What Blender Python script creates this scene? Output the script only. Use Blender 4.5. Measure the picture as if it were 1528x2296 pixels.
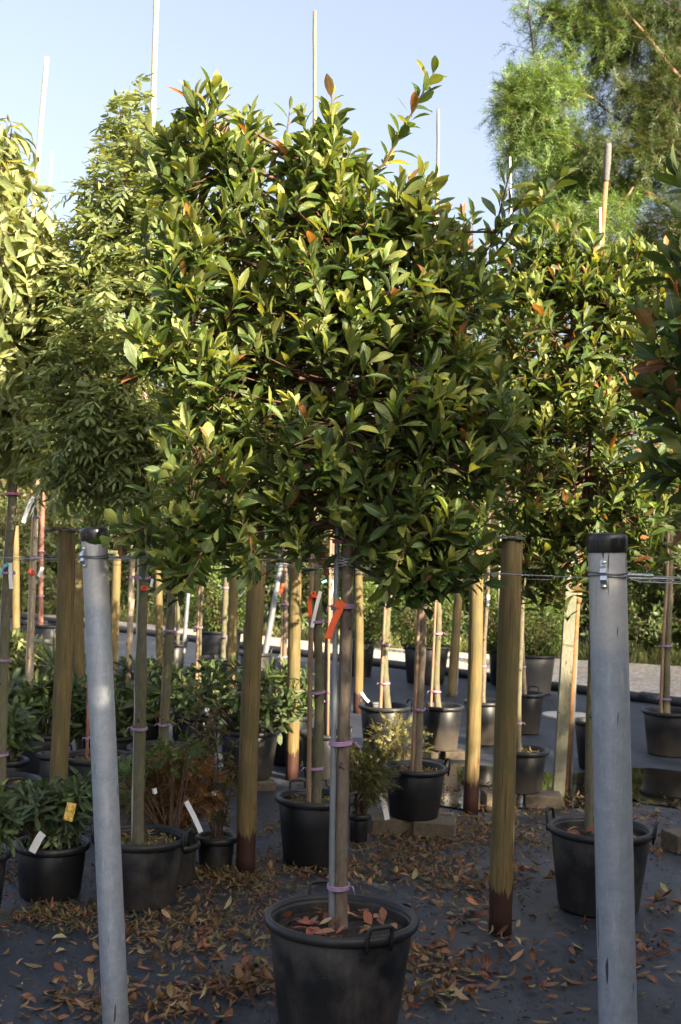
import bpy, math, random
import numpy as np
from mathutils import Vector, Matrix

random.seed(7)
RNG = np.random.default_rng(11)
R = math.radians
for o in list(bpy.data.objects):
    bpy.data.objects.remove(o, do_unlink=True)
scene = bpy.context.scene
col = scene.collection

# ------------------------------------------------------------------ camera
FPX, CX, CY = 2800.0, 764.0, 1148.0          # focal length and centre in photo pixels
EYE = 1.72
ROLL, PITCH = 0.035, 52.0 / 2800.0
cam_d = bpy.data.cameras.new('camera')
cam = bpy.data.objects.new('camera', cam_d)
col.objects.link(cam)
cam.matrix_world = (Matrix.Translation((0, 0, EYE)) @ Matrix.Rotation(math.pi / 2 + PITCH, 4, 'X')
                    @ Matrix.Rotation(ROLL, 4, 'Z'))
cam_d.sensor_fit = 'VERTICAL'
cam_d.sensor_height = 36.0
cam_d.lens = 36.0 * FPX / 2296.0
cam_d.clip_start = 0.05
cam_d.clip_end = 600
cam_d.dof.use_dof = True
cam_d.dof.focus_distance = 4.3
cam_d.dof.aperture_fstop = 7.1
scene.camera = cam

# ------------------------------------------------------------------ sky, sun, exposure
SUN_EL, SUN_AZ = R(25), R(42)                 # azimuth: to the right of straight-behind-the-camera
SUN_DIR = Vector((math.sin(SUN_AZ) * math.cos(SUN_EL), -math.cos(SUN_AZ) * math.cos(SUN_EL), math.sin(SUN_EL)))
world = bpy.data.worlds.new('World')
scene.world = world
world.use_nodes = True
wn = world.node_tree
bg = wn.nodes['Background']
sky = wn.nodes.new('ShaderNodeTexSky')
sky.sky_type = 'NISHITA'
sky.sun_disc = False
sky.sun_elevation = SUN_EL
sky.sun_rotation = math.atan2(SUN_DIR.x, SUN_DIR.y)
sky.air_density = 1.0
sky.dust_density = 6.0
sky.ozone_density = 1.5
hs = wn.nodes.new('ShaderNodeHueSaturation')
hs.inputs['Saturation'].default_value = 0.70
hs.inputs['Hue'].default_value = 0.512
wn.links.new(sky.outputs[0], hs.inputs['Color'])
wn.links.new(hs.outputs[0], bg.inputs[0])
bg.inputs[1].default_value = 0.083
sun_d = bpy.data.lights.new('sun', 'SUN')
sun_d.energy = 5.0
sun_d.angle = R(0.5)
sun_d.color = (1.0, 0.84, 0.60)
sun = bpy.data.objects.new('sun', sun_d)
col.objects.link(sun)
sun.rotation_euler = SUN_DIR.to_track_quat('Z', 'Y').to_euler()
sun.location = SUN_DIR * 30
scene.view_settings.view_transform = 'Standard'
scene.view_settings.look = 'None'
scene.view_settings.exposure = 2.2
scene.view_settings.gamma = 1.0
scene.view_settings.use_curve_mapping = False

scene.cycles.max_bounces = 6
scene.cycles.diffuse_bounces = 4
scene.cycles.glossy_bounces = 2
scene.cycles.transmission_bounces = 4

# ------------------------------------------------------------------ pixel helpers
_c, _s, _cp, _sp = math.cos(ROLL), math.sin(ROLL), math.cos(PITCH), math.sin(PITCH)
def ray(px, py):
    xc, yc = (px - CX) / FPX, (CY - py) / FPX
    r, u = xc * _c - yc * _s, xc * _s + yc * _c
    return Vector((r, _cp - u * _sp, _sp + u * _cp))
def at(px, py, Y):
    v = ray(px, py)
    return v * (Y / v.y) + Vector((0, 0, EYE))
def ground_at(px, py, z=0.0):
    v = ray(px, py)
    return v * ((z - EYE) / v.z) + Vector((0, 0, EYE))
def project(P):
    P = np.asarray(P, float)
    x, y, z = P[:, 0], P[:, 1], P[:, 2] - EYE
    f = y * _cp + z * _sp
    u = -y * _sp + z * _cp
    xc = (x * _c + u * _s) / f
    yc = (-x * _s + u * _c) / f
    return CX + xc * FPX, CY - yc * FPX, f

# ------------------------------------------------------------------ object helpers
WLOC = {}
def wloc(o):
    return WLOC.get(o.name, Vector((0, 0, 0)))
def tag(o, label=None, cat=None, group=None, kind=None):
    if label: o['label'] = label
    if cat: o['category'] = cat
    if group: o['group'] = group
    if kind: o['kind'] = kind
    return o
def empty(name, loc, label, cat, group=None):
    o = bpy.data.objects.new(name, None)
    o.empty_display_size = 0.1
    col.objects.link(o)
    o.location = loc
    WLOC[o.name] = Vector(loc)
    return tag(o, label, cat, group)
def obj(name, me, mat=None, parent=None, origin=(0, 0, 0), kind=None):
    """mesh given relative to origin (a world point); parents are never rotated"""
    o = bpy.data.objects.new(name, me)
    col.objects.link(o)
    if mat is not None and len(me.materials) == 0:
        me.materials.append(mat)
    origin = Vector(origin)
    WLOC[o.name] = origin
    if parent is not None:
        o.parent = parent
        o.location = origin - wloc(parent)
    else:
        o.location = origin
    if kind: o['kind'] = kind
    return o
def mesh(name, verts, faces, smooth=True):
    me = bpy.data.meshes.new(name)
    me.from_pydata([tuple(v) for v in verts], [], [tuple(f) for f in faces])
    if smooth:
        me.polygons.foreach_set('use_smooth', np.ones(len(me.polygons), bool))
    me.update()
    return me
def quad_mesh(name, V, F, uv=None, colr=None, smooth=True):
    """fast all-quad mesh from numpy arrays"""
    me = bpy.data.meshes.new(name)
    V = np.asarray(V, np.float32); F = np.asarray(F, np.int32)
    me.vertices.add(len(V)); me.vertices.foreach_set('co', V.ravel())
    me.loops.add(F.size); me.loops.foreach_set('vertex_index', F.ravel())
    me.polygons.add(len(F))
    me.polygons.foreach_set('loop_start', np.arange(0, F.size, 4, dtype=np.int32))
    me.polygons.foreach_set('use_smooth', np.full(len(F), smooth))
    if uv is not None:
        l = me.uv_layers.new(name='UVMap')
        l.data.foreach_set('uv', np.asarray(uv, np.float32)[F.ravel()].ravel())
    if colr is not None:
        a = me.color_attributes.new('tint', 'FLOAT_COLOR', 'POINT')
        c4 = np.ones((len(V), 4), np.float32); c4[:, :3] = colr
        a.data.foreach_set('color', c4.ravel())
    me.update(calc_edges=True)
    me.validate()
    return me

class MB:
    """collects shapes for ONE mesh"""
    def __init__(s): s.v, s.f = [], []
    def add(s, v, f):
        b = len(s.v); s.v += [tuple(p) for p in v]; s.f += [tuple(i + b for i in q) for q in f]
        return s
    def tube(s, pts, rad, n=8, cap=True, squash=1.0, jitter=0.0):
        pts = [Vector(p) for p in pts]
        if not hasattr(rad, '__len__'): rad = [rad] * len(pts)
        V = []; ref = None
        for i, p in enumerate(pts):
            t = (pts[min(i + 1, len(pts) - 1)] - pts[max(i - 1, 0)])
            t = t.normalized() if t.length > 1e-9 else Vector((0, 0, 1))
            if ref is None:
                ref = Vector((1, 0, 0)) if abs(t.x) < .9 else Vector((0, 1, 0))
            a = (ref - t * ref.dot(t)).normalized(); b = t.cross(a); ref = a
            for k in range(n):
                an = 2 * math.pi * k / n
                rr = rad[i] * (1 + (random.uniform(-jitter, jitter) if jitter else 0))
                V.append(p + a * (rr * math.cos(an)) + b * (rr * squash * math.sin(an)))
        F = []
        for i in range(len(pts) - 1):
            for k in range(n):
                F.append((i * n + k, i * n + (k + 1) % n, (i + 1) * n + (k + 1) % n, (i + 1) * n + k))
        if cap:
            F.append(tuple(range(n - 1, -1, -1))); F.append(tuple((len(pts) - 1) * n + k for k in range(n)))
        return s.add(V, F)
    def lathe(s, prof, n=40, c=(0, 0, 0), wob=None):
        c = Vector(c); V = []; F = []
        for (r, z) in prof:
            for k in range(n):
                an = 2 * math.pi * k / n
                w = 1 if wob is None else 1 + wob(an, z)
                V.append(c + Vector((r * w * math.cos(an), r * w * math.sin(an), z)))
        m = len(prof)
        for i in range(m - 1):
            for k in range(n):
                F.append((i * n + k, i * n + (k + 1) % n, (i + 1) * n + (k + 1) % n, (i + 1) * n + k))
        return s.add(V, F)
    def box(s, c, h, rot=0.0, bev=0.0, axis=None):
        c = Vector(c); hx, hy, hz = h
        V = []
        if bev <= 0:
            for z in (-hz, hz):
                for x, y in ((-hx, -hy), (hx, -hy), (hx, hy), (-hx, hy)): V.append(Vector((x, y, z)))
            F = [(3, 2, 1, 0), (4, 5, 6, 7)] + [(i, (i + 1) % 4, 4 + (i + 1) % 4, 4 + i) for i in range(4)]
        else:
            b = bev
            ring = lambda x, y, z: [Vector(q) for q in ((-x + b, -y, z), (x - b, -y, z), (x, -y + b, z), (x, y - b, z), (x - b, y, z), (-x + b, y, z), (-x, y - b, z), (-x, -y + b, z))]
            V = ring(hx - b, hy - b, -hz) + ring(hx, hy, -hz + b) + ring(hx, hy, hz - b) + ring(hx - b, hy - b, hz)
            F = [tuple(range(7, -1, -1)), tuple(range(24, 32))]
            for i in range(3):
                for k in range(8): F.append((i * 8 + k, i * 8 + (k + 1) % 8, i * 8 + 8 + (k + 1) % 8, i * 8 + 8 + k))
        M = Matrix.Rotation(rot, 3, 'Z')
        return s.add([c + M @ v for v in V], F)
    def mesh(s, name, smooth=True): return mesh(name, s.v, s.f, smooth)

# ------------------------------------------------------------------ materials
def newmat(name):
    m = bpy.data.materials.new(name); m.use_nodes = True
    nt = m.node_tree
    return m, nt, nt.nodes['Principled BSDF']
def N(nt, t, **kw):
    n = nt.nodes.new(t)
    for k, v in kw.items():
        if k in n.inputs: n.inputs[k].default_value = v
        else: setattr(n, k, v)
    return n
def L(nt, a, b): nt.links.new(a, b)
def coords(nt, kind='Object', scale=(1, 1, 1)):
    tc = N(nt, 'ShaderNodeTexCoord'); mp = N(nt, 'ShaderNodeMapping')
    mp.inputs['Scale'].default_value = scale
    L(nt, tc.outputs[kind], mp.inputs['Vector'])
    return mp.outputs['Vector']
def noise(nt, vec, scale=5, detail=4, rough=.55):
    n = N(nt, 'ShaderNodeTexNoise'); n.inputs['Scale'].default_value = scale
    n.inputs['Detail'].default_value = detail; n.inputs['Roughness'].default_value = rough
    L(nt, vec, n.inputs['Vector'])
    return n.outputs['Fac']
def ramp(nt, fac, stops):
    r = N(nt, 'ShaderNodeValToRGB'); e = r.color_ramp.elements
    while len(e) < len(stops): e.new(0.5)
    for el, (p, c) in zip(e, stops):
        el.position = p; el.color = (*c, 1) if len(c) == 3 else c
    L(nt, fac, r.inputs['Fac'])
    return r.outputs['Color']
def mixc(nt, fac, a, b, mode='MIX'):
    m = N(nt, 'ShaderNodeMix', data_type='RGBA', blend_type=mode)
    for sock, val in ((m.inputs[0], fac), (m.inputs[6], a), (m.inputs[7], b)):
        if hasattr(val, 'is_linked'): L(nt, val, sock)
        elif hasattr(val, '__len__'): sock.default_value = (*val[:3], 1)
        else: sock.default_value = val
    return m.outputs[2]
def maths(nt, op, a, b=0.0, c=None):
    m = N(nt, 'ShaderNodeMath', operation=op)
    for i, v in enumerate((a, b) if c is None else (a, b, c)):
        if hasattr(v, 'is_linked'): L(nt, v, m.inputs[i])
        else: m.inputs[i].default_value = v
    return m.outputs[0]
def bump(nt, bsdf, h, strength=.3, dist=.01):
    b = N(nt, 'ShaderNodeBump'); b.inputs['Strength'].default_value = strength; b.inputs['Distance'].default_value = dist
    L(nt, h, b.inputs['Height']); L(nt, b.outputs['Normal'], bsdf.inputs['Normal'])
def ramp_f(nt, fac, lo, hi):
    m = N(nt, 'ShaderNodeMapRange'); m.inputs['From Min'].default_value = lo; m.inputs['From Max'].default_value = hi
    L(nt, fac, m.inputs['Value'])
    return m.outputs['Result']
def simple(name, c, rough=.6, metal=0.0, var=.25, nscale=30, bs=.15, spec=.5):
    m, nt, b = newmat(name)
    v = coords(nt)
    n = noise(nt, v, nscale, 5)
    L(nt, ramp(nt, n, [(.3, tuple(x * (1 - var) for x in c)), (.7, tuple(min(1, x * (1 + var)) for x in c))]), b.inputs['Base Color'])
    b.inputs['Roughness'].default_value = rough; b.inputs['Metallic'].default_value = metal
    b.inputs['Specular IOR Level'].default_value = spec
    bump(nt, b, n, bs, .004)
    return m
def leaf_mat(name, rough=.36, trans=.3, under=.35, veins=.35, spec=.5):
    m, nt, b = newmat(name)
    at_ = N(nt, 'ShaderNodeAttribute', attribute_name='tint')
    tc = N(nt, 'ShaderNodeTexCoord')
    sx = N(nt, 'ShaderNodeSeparateXYZ'); L(nt, tc.outputs['UV'], sx.inputs[0])
    ux = maths(nt, 'ABSOLUTE', maths(nt, 'SUBTRACT', sx.outputs['X'], .5))
    mid = maths(nt, 'LESS_THAN', ux, .035)
    base = mixc(nt, maths(nt, 'MULTIPLY', mid, .4), at_.outputs['Color'], (.32, .34, .12))
    ph = maths(nt, 'SUBTRACT', maths(nt, 'MULTIPLY', sx.outputs['Y'], 60.0), maths(nt, 'MULTIPLY', ux, 55.0))
    vein = maths(nt, 'SINE', ph)
    n = noise(nt, tc.outputs['Object'], 18, 3)
    base = mixc(nt, 1.0, base, ramp(nt, n, [(.25, (.72, .72, .72)), (.75, (1.3, 1.28, 1.2))]), 'MULTIPLY')
    sp_ = noise(nt, tc.outputs['Object'], 75, 2)
    base = mixc(nt, maths(nt, 'MULTIPLY', ramp_f(nt, sp_, .70, .76), .55), base, (.11, .065, .025))
    geo = N(nt, 'ShaderNodeNewGeometry')
    pale = mixc(nt, under, base, (.20, .24, .10))
    basec = mixc(nt, geo.outputs['Backfacing'], base, pale)
    L(nt, basec, b.inputs['Base Color'])
    L(nt, maths(nt, 'MULTIPLY_ADD', n, .25, rough - .1), b.inputs['Roughness'])
    b.inputs['Specular IOR Level'].default_value = spec
    bump(nt, b, vein, veins, .0015)
    tr = N(nt, 'ShaderNodeBsdfTranslucent')
    L(nt, mixc(nt, 1.0, base, (1.7, 1.5, .55), 'MULTIPLY'), tr.inputs['Color'])
    mx = N(nt, 'ShaderNodeMixShader'); mx.inputs[0].default_value = trans
    L(nt, b.outputs[0], mx.inputs[1]); L(nt, tr.outputs[0], mx.inputs[2])
    L(nt, mx.outputs[0], nt.nodes['Material Output'].inputs['Surface'])
    return m

M = {}
M['leaf'] = leaf_mat('photinia_leaf', .36, .36)
M['leaf_thin'] = leaf_mat('thin_leaf', .45, .40, .25, .2)
M['leaf_rhodo'] = leaf_mat('rhododendron_leaf', .38, .18, .4)
M['leaf_dry'] = leaf_mat('dry_leaf', .62, .12, .2, .5, .3)
M['needle'] = leaf_mat('needle', .5, .28, .1, .0)
M['twig'] = simple('twig_bark', (.10, .055, .035), .75, 0, .4, 60)
M['twig_red'] = simple('red_twig', (.085, .04, .025), .6, 0, .4, 60)
M['tie'] = simple('lilac_tie', (.30, .19, .31), .5, 0, .12, 40)
M['tie_pink'] = simple('pink_tie', (.50, .18, .27), .5, 0, .12, 40)
M['orange'] = simple('orange_ribbon', (.75, .10, .02), .45, 0, .12, 30)
M['red_tie'] = simple('red_tie', (.60, .06, .03), .5, 0, .1, 30)
M['blue'] = simple('blue_tie', (.16, .42, .55), .45, 0, .1, 30)
M['wire'] = simple('wire', (.34, .36, .38), .45, .7, .15, 90)
M['wire_dark'] = simple('wire_dark', (.16, .17, .18), .5, .6, .15, 90)
M['zinc'] = simple('bright_zinc', (.66, .68, .70), .28, .9, .12, 90)
M['stone'] = simple('concrete_brick', (.085, .066, .045), .9, 0, .35, 40, .5)
M['slab'] = simple('pale_disc_mat', (.42, .40, .36), .85, 0, .2, 25, .3)
M['hose'] = simple('black_hose', (.022, .023, .026), .45, 0, .3, 20)
M['brown_pipe'] = simple('brown_pipe', (.26, .13, .055), .5, 0, .3, 25)
M['grey_pipe'] = simple('grey_pipe', (.20, .215, .235), .45, .3, .15, 15)
M['tile'] = simple('shingle', (.10, .095, .09), .85, 0, .3, 90, .5)
M['board'] = simple('cap_board', (.22, .15, .09), .8, 0, .3, 50, .4)

def bark_mat(name, a, b_, green=(.10, .11, .05), gmix=.5, vs=9):
    m, nt, b = newmat(name)
    v = coords(nt, 'Object', (1, 1, .28)); v2 = coords(nt)
    n1 = noise(nt, v, 70, 6, .65); n2 = noise(nt, v2, 7, 4)
    c = ramp(nt, n1, [(.28, a), (.72, b_)])
    c = mixc(nt, maths(nt, 'MULTIPLY', ramp_f(nt, n2, .45, .7), gmix), c, green)
    n3 = noise(nt, coords(nt, 'Object', (1, 1, 1)), 28, 2)
    c = mixc(nt, ramp_f(nt, n3, .66, .74), c, tuple(x * .35 for x in a))
    L(nt, c, b.inputs['Base Color']); b.inputs['Roughness'].default_value = .85
    b.inputs['Specular IOR Level'].default_value = .25
    bump(nt, b, n1, .6, .006)
    return m
M['bark'] = bark_mat('grey_brown_bark', (.085, .06, .045), (.21, .165, .125), (.12, .115, .085), .5)
M['bark_green'] = bark_mat('mossy_bark', (.07, .063, .045), (.17, .15, .10), (.10, .11, .036), .8)
M['bark_red'] = bark_mat('red_bark', (.12, .045, .035), (.33, .15, .11), (.4, .3, .22), .3)
M['bark_pale'] = bark_mat('pale_bark', (.30, .23, .16), (.52, .42, .30), (.22, .16, .09), .35)
M['bark_brown'] = bark_mat('brown_branch', (.16, .07, .03), (.30, .15, .07), (.18, .10, .05), .3)
M['bark_cypress'] = bark_mat('cypress_bark', (.13, .075, .05), (.30, .19, .13), (.16, .12, .08), .3)

def wood_mat(name, foot):
    m, nt, b = newmat(name)
    v = coords(nt, 'Object', (1, 1, .06)); v2 = coords(nt, 'Object', (1, 1, .5))
    g = noise(nt, v, 85, 5, .6); big = noise(nt, v2, 9, 4)
    c = ramp(nt, g, [(.25, (.080, .051, .020)), (.5, (.155, .107, .042)), (.8, (.24, .174, .075))])
    c = mixc(nt, maths(nt, 'MULTIPLY', ramp_f(nt, big, .40, .62), .75), c, (.088, .078, .032))
    v3 = N(nt, 'ShaderNodeTexVoronoi'); v3.inputs['Scale'].default_value = 7
    L(nt, coords(nt, 'Object', (1, 1, .45)), v3.inputs['Vector'])
    c = mixc(nt, maths(nt, 'MULTIPLY', maths(nt, 'LESS_THAN', v3.outputs['Distance'], .07), .75), c, (.10, .045, .018))
    ck = noise(nt, coords(nt, 'Object', (1, 1, .02)), 120, 2, .5)
    c = mixc(nt, maths(nt, 'MULTIPLY', ramp_f(nt, ck, .64, .68), .8), c, (.035, .02, .01))
    wg = noise(nt, coords(nt, 'Object', (1, 1, .25)), 5, 5, .6)
    c = mixc(nt, maths(nt, 'MULTIPLY', ramp_f(nt, wg, .5, .72), .5), c, (.17, .15, .11))
    if foot:
        sz = N(nt, 'ShaderNodeSeparateXYZ'); L(nt, coords(nt), sz.inputs[0])
        j = noise(nt, coords(nt, 'Object', (1, 1, .12)), 60, 2)
        j2 = noise(nt, coords(nt, 'Object', (1, 1, .5)), 10, 2)
        e = maths(nt, 'ADD', maths(nt, 'MULTIPLY', maths(nt, 'SUBTRACT', j, .5), .16), maths(nt, 'MULTIPLY', maths(nt, 'SUBTRACT', j2, .5), .14))
        h = maths(nt, 'SUBTRACT', sz.outputs['Z'], e)
        f = N(nt, 'ShaderNodeMapRange'); f.inputs['From Min'].default_value = .235; f.inputs['From Max'].default_value = .215
        L(nt, h, f.inputs['Value'])
        c = mixc(nt, f.outputs['Result'], c, ramp(nt, g, [(.3, (.028, .011, .008)), (.75, (.058, .024, .016))]))
    L(nt, c, b.inputs['Base Color']); b.inputs['Roughness'].default_value = .72
    b.inputs['Specular IOR Level'].default_value = .3
    bump(nt, b, g, .5, .004)
    return m
M['wood'] = wood_mat('treated_wood', False)
M['wood_foot'] = wood_mat('treated_wood_stained_foot', True)
M['wood_grey'] = bark_mat('grey_timber', (.13, .125, .09), (.22, .21, .16), (.12, .135, .085), .7)

def bamboo_mat(name, a, b_):
    m, nt, b = newmat(name)
    v = coords(nt, 'Object', (1, 1, .05)); g = noise(nt, v, 120, 4)
    L(nt, ramp(nt, g, [(.3, a), (.7, b_)]), b.inputs['Base Color'])
    b.inputs['Roughness'].default_value = .5
    bump(nt, b, g, .2, .002)
    return m
M['bamboo'] = bamboo_mat('bamboo', (.36, .25, .13), (.58, .46, .30))
M['bamboo_pale'] = bamboo_mat('bamboo_weathered', (.34, .28, .21), (.55, .48, .39))
M['stake'] = bamboo_mat('wood_stake', (.17, .10, .06), (.28, .19, .125))

def galv():
    m, nt, b = newmat('galvanised_steel')
    v = coords(nt); vs = coords(nt, 'Object', (1, 1, .18))
    n1 = noise(nt, v, 26, 6, .7); n2 = noise(nt, vs, 55, 4); n3 = noise(nt, v, 5, 3)
    c = ramp(nt, n1, [(.3, (.27, .30, .35)), (.7, (.37, .405, .46))])
    c = mixc(nt, ramp_f(nt, n2, .55, .8), c, (.46, .485, .52))
    c = mixc(nt, maths(nt, 'MULTIPLY', ramp_f(nt, n3, .5, .75), .5), c, (.33, .33, .36))
    sz = N(nt, 'ShaderNodeSeparateXYZ'); L(nt, v, sz.inputs[0])
    top = N(nt, 'ShaderNodeMapRange'); top.inputs['From Min'].default_value = 1.46; top.inputs['From Max'].default_value = 1.56
    L(nt, maths(nt, 'ADD', sz.outputs['Z'], maths(nt, 'MULTIPLY', n3, .08)), top.inputs['Value'])
    c = mixc(nt, maths(nt, 'MULTIPLY', top.outputs['Result'], .8), c, (.50, .48, .47))
    vo = N(nt, 'ShaderNodeTexVoronoi'); vo.inputs['Scale'].default_value = 120; L(nt, v, vo.inputs['Vector'])
    bwv = N(nt, 'ShaderNodeRGBToBW'); L(nt, vo.outputs['Color'], bwv.inputs[0])
    c = mixc(nt, 1.0, c, ramp(nt, bwv.outputs[0], [(.1, (.95, .95, .95)), (.9, (1.05, 1.05, 1.05))]), 'MULTIPLY')
    runs = noise(nt, coords(nt, 'Object', (1, 1, .025)), 95, 3, .7)
    c = mixc(nt, maths(nt, 'MULTIPLY', ramp_f(nt, runs, .58, .74), .3), c, (.20, .19, .18))
    lowd = N(nt, 'ShaderNodeMapRange'); lowd.inputs['From Min'].default_value = .35; lowd.inputs['From Max'].default_value = .0
    L(nt, maths(nt, 'ADD', sz.outputs['Z'], maths(nt, 'MULTIPLY', n1, .25)), lowd.inputs['Value'])
    c = mixc(nt, maths(nt, 'MULTIPLY', lowd.outputs['Result'], .6), c, (.16, .13, .10))
    sc = noise(nt, coords(nt, 'Object', (1, 1, .09)), 75, 1)
    c = mixc(nt, ramp_f(nt, sc, .73, .76), c, (.05, .05, .055))
    L(nt, c, b.inputs['Base Color'])
    b.inputs['Metallic'].default_value = .42
    L(nt, maths(nt, 'MULTIPLY_ADD', n1, .25, .36), b.inputs['Roughness'])
    bump(nt, b, n1, .08, .003)
    return m
M['galv'] = galv()
def capm():
    m, nt, b = newmat('black_plastic_cap')
    g = noise(nt, coords(nt, 'Object', (1, 1, .12)), 190, 2)
    L(nt, ramp(nt, g, [(.55, (.010, .010, .012)), (.75, (.06, .055, .055))]), b.inputs['Base Color'])
    b.inputs['Roughness'].default_value = .3
    return m
M['cap'] = capm()

def pot_mat(name, dust, dcol=(.10, .080, .062), low=0.0, basec=(.0075, .0085, .011)):
    m, nt, b = newmat(name)
    v = coords(nt); st = coords(nt, 'Object', (1, 1, .07))
    n1 = noise(nt, v, 5, 5, .6); n2 = noise(nt, st, 60, 4, .7); n3 = noise(nt, v, 160, 2)
    f = maths(nt, 'MULTIPLY', ramp_f(nt, n1, .42, .75), maths(nt, 'MULTIPLY_ADD', n2, 1.1, .1))
    f = maths(nt, 'MULTIPLY', f, dust)
    if low > 0:
        gz = N(nt, 'ShaderNodeSeparateXYZ'); L(nt, N(nt, 'ShaderNodeTexCoord').outputs['Generated'], gz.inputs[0])
        lz = N(nt, 'ShaderNodeMapRange'); lz.inputs['From Min'].default_value = .62; lz.inputs['From Max'].default_value = 0.0
        L(nt, maths(nt, 'ADD', gz.outputs['Z'], maths(nt, 'MULTIPLY', maths(nt, 'SUBTRACT', n1, .5), .6)), lz.inputs['Value'])
        f = maths(nt, 'MAXIMUM', f, maths(nt, 'MULTIPLY', maths(nt, 'MULTIPLY', lz.outputs['Result'], low), maths(nt, 'MULTIPLY_ADD', n2, .6, .6)))
    c = mixc(nt, f, basec, dcol)
    c = mixc(nt, maths(nt, 'MULTIPLY', ramp_f(nt, n3, .62, .75), .10), c, (.3, .28, .26))
    L(nt, c, b.inputs['Base Color'])
    L(nt, maths(nt, 'MULTIPLY_ADD', f, .4, .42), b.inputs['Roughness'])
    b.inputs['Specular IOR Level'].default_value = .32
    bump(nt, b, n2, .12, .002)
    return m
M['pot'] = pot_mat('black_pot', .25)
M['pot_dusty'] = pot_mat('dusty_pot', .85, (.125, .105, .088), low=.2)
M['pot_sandy'] = pot_mat('sandy_pot', .4, low=.95)
M['pot_grey'] = pot_mat('grey_pot', .7, (.15, .13, .115), .8, (.05, .048, .048))
M['pot_rim'] = pot_mat('pot_rim', .35, (.09, .08, .07), 0, (.013, .014, .017))

def soil_m(name, a, b_, c_):
    m, nt, b = newmat(name)
    v = coords(nt); n = noise(nt, v, 90, 5, .7); vv = N(nt, 'ShaderNodeTexVoronoi'); vv.inputs['Scale'].default_value = 150
    L(nt, v, vv.inputs['Vector'])
    c = ramp(nt, n, [(.3, a), (.6, b_), (.8, c_)])
    L(nt, c, b.inputs['Base Color']); b.inputs['Roughness'].default_value = .95
    bump(nt, b, maths(nt, 'ADD', n, vv.outputs['Distance']), .9, .012)
    return m
M['soil'] = soil_m('potting_soil', (.012, .010, .009), (.035, .026, .020), (.10, .07, .05))
M['soil_litter'] = soil_m('soil_with_litter', (.03, .025, .012), (.10, .08, .03), (.26, .19, .07))

def matting():
    m, nt, b = newmat('woven_ground_cover')
    v = coords(nt)
    w1 = N(nt, 'ShaderNodeTexWave', bands_direction='X'); w1.inputs['Scale'].default_value = 90
    w2 = N(nt, 'ShaderNodeTexWave', bands_direction='Y'); w2.inputs['Scale'].default_value = 90
    mp = N(nt, 'ShaderNodeMapping'); mp.inputs['Rotation'].default_value = (0, 0, R(37)); L(nt, v, mp.inputs['Vector'])
    L(nt, mp.outputs[0], w1.inputs['Vector']); L(nt, mp.outputs[0], w2.inputs['Vector'])
    n1 = noise(nt, v, 1.3, 6, .65); n2 = noise(nt, v, 14, 5, .7); n3 = noise(nt, mp.outputs[0], 60, 3)
    c = ramp(nt, n1, [(.3, (.010, .0135, .021)), (.55, (.020, .0265, .040)), (.78, (.040, .047, .061))])
    c = mixc(nt, maths(nt, 'MULTIPLY', ramp_f(nt, n2, .50, .74), .6), c, (.050, .053, .060))
    c = mixc(nt, maths(nt, 'MULTIPLY', ramp_f(nt, n3, .60, .75), .35), c, (.17, .17, .17))
    c = mixc(nt, maths(nt, 'MULTIPLY', ramp_f(nt, noise(nt, v, 9, 6, .75), .60, .68), .6), c, (.012, .012, .013))
    dst = noise(nt, coords(nt, 'Object', (1, .35, 1)), 3.2, 7, .72)
    c = mixc(nt, maths(nt, 'MULTIPLY', ramp_f(nt, dst, .52, .70), .55), c, (.095, .10, .112))
    c = mixc(nt, maths(nt, 'MULTIPLY', ramp_f(nt, w1.outputs['Fac'], .3, .9), .18), c, (.008, .009, .011))
    L(nt, c, b.inputs['Base Color'])
    L(nt, maths(nt, 'MULTIPLY_ADD', n2, .4, .35), b.inputs['Roughness'])
    h = maths(nt, 'ADD', maths(nt, 'MULTIPLY', w1.outputs['Fac'], w2.outputs['Fac']), maths(nt, 'MULTIPLY', n2, 3.0))
    bump(nt, b, h, .35, .004)
    return m
M['mat'] = matting()
def gravel():
    m, nt, b = newmat('gravel')
    v = coords(nt)
    vv = N(nt, 'ShaderNodeTexVoronoi'); vv.inputs['Scale'].default_value = 22; L(nt, v, vv.inputs['Vector'])
    n = noise(nt, v, .8, 5)
    bw = N(nt, 'ShaderNodeRGBToBW'); L(nt, vv.outputs['Color'], bw.inputs[0])
    c = ramp(nt, bw.outputs[0], [(.1, (.24, .20, .15)), (.5, (.46, .40, .32)), (.9, (.66, .60, .51))])
    c = mixc(nt, maths(nt, 'MULTIPLY', n, .5), c, (.40, .33, .25))
    L(nt, c, b.inputs['Base Color']); b.inputs['Roughness'].default_value = .95
    bump(nt, b, vv.outputs['Distance'], .8, .02)
    return m
M['gravel'] = gravel()
def earth():
    m, nt, b = newmat('grassy_earth')
    v = coords(nt); n = noise(nt, v, 2, 8, .7)
    L(nt, ramp(nt, n, [(.35, (.035, .045, .014)), (.65, (.085, .09, .03))]), b.inputs['Base Color'])
    b.inputs['Roughness'].default_value = .95
    bump(nt, b, n, .6, .05)
    return m
M['earth'] = earth()
def water():
    m, nt, b = newmat('puddle_water')
    v = coords(nt); n = noise(nt, v, 14, 3)
    b.inputs['Base Color'].default_value = (.012, .010, .006, 1)
    L(nt, maths(nt, 'MULTIPLY_ADD', n, .03, .02), b.inputs['Roughness'])
    b.inputs['Specular IOR Level'].default_value = .5
    bump(nt, b, n, .03, .004)
    return m
M['water'] = water()
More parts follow.
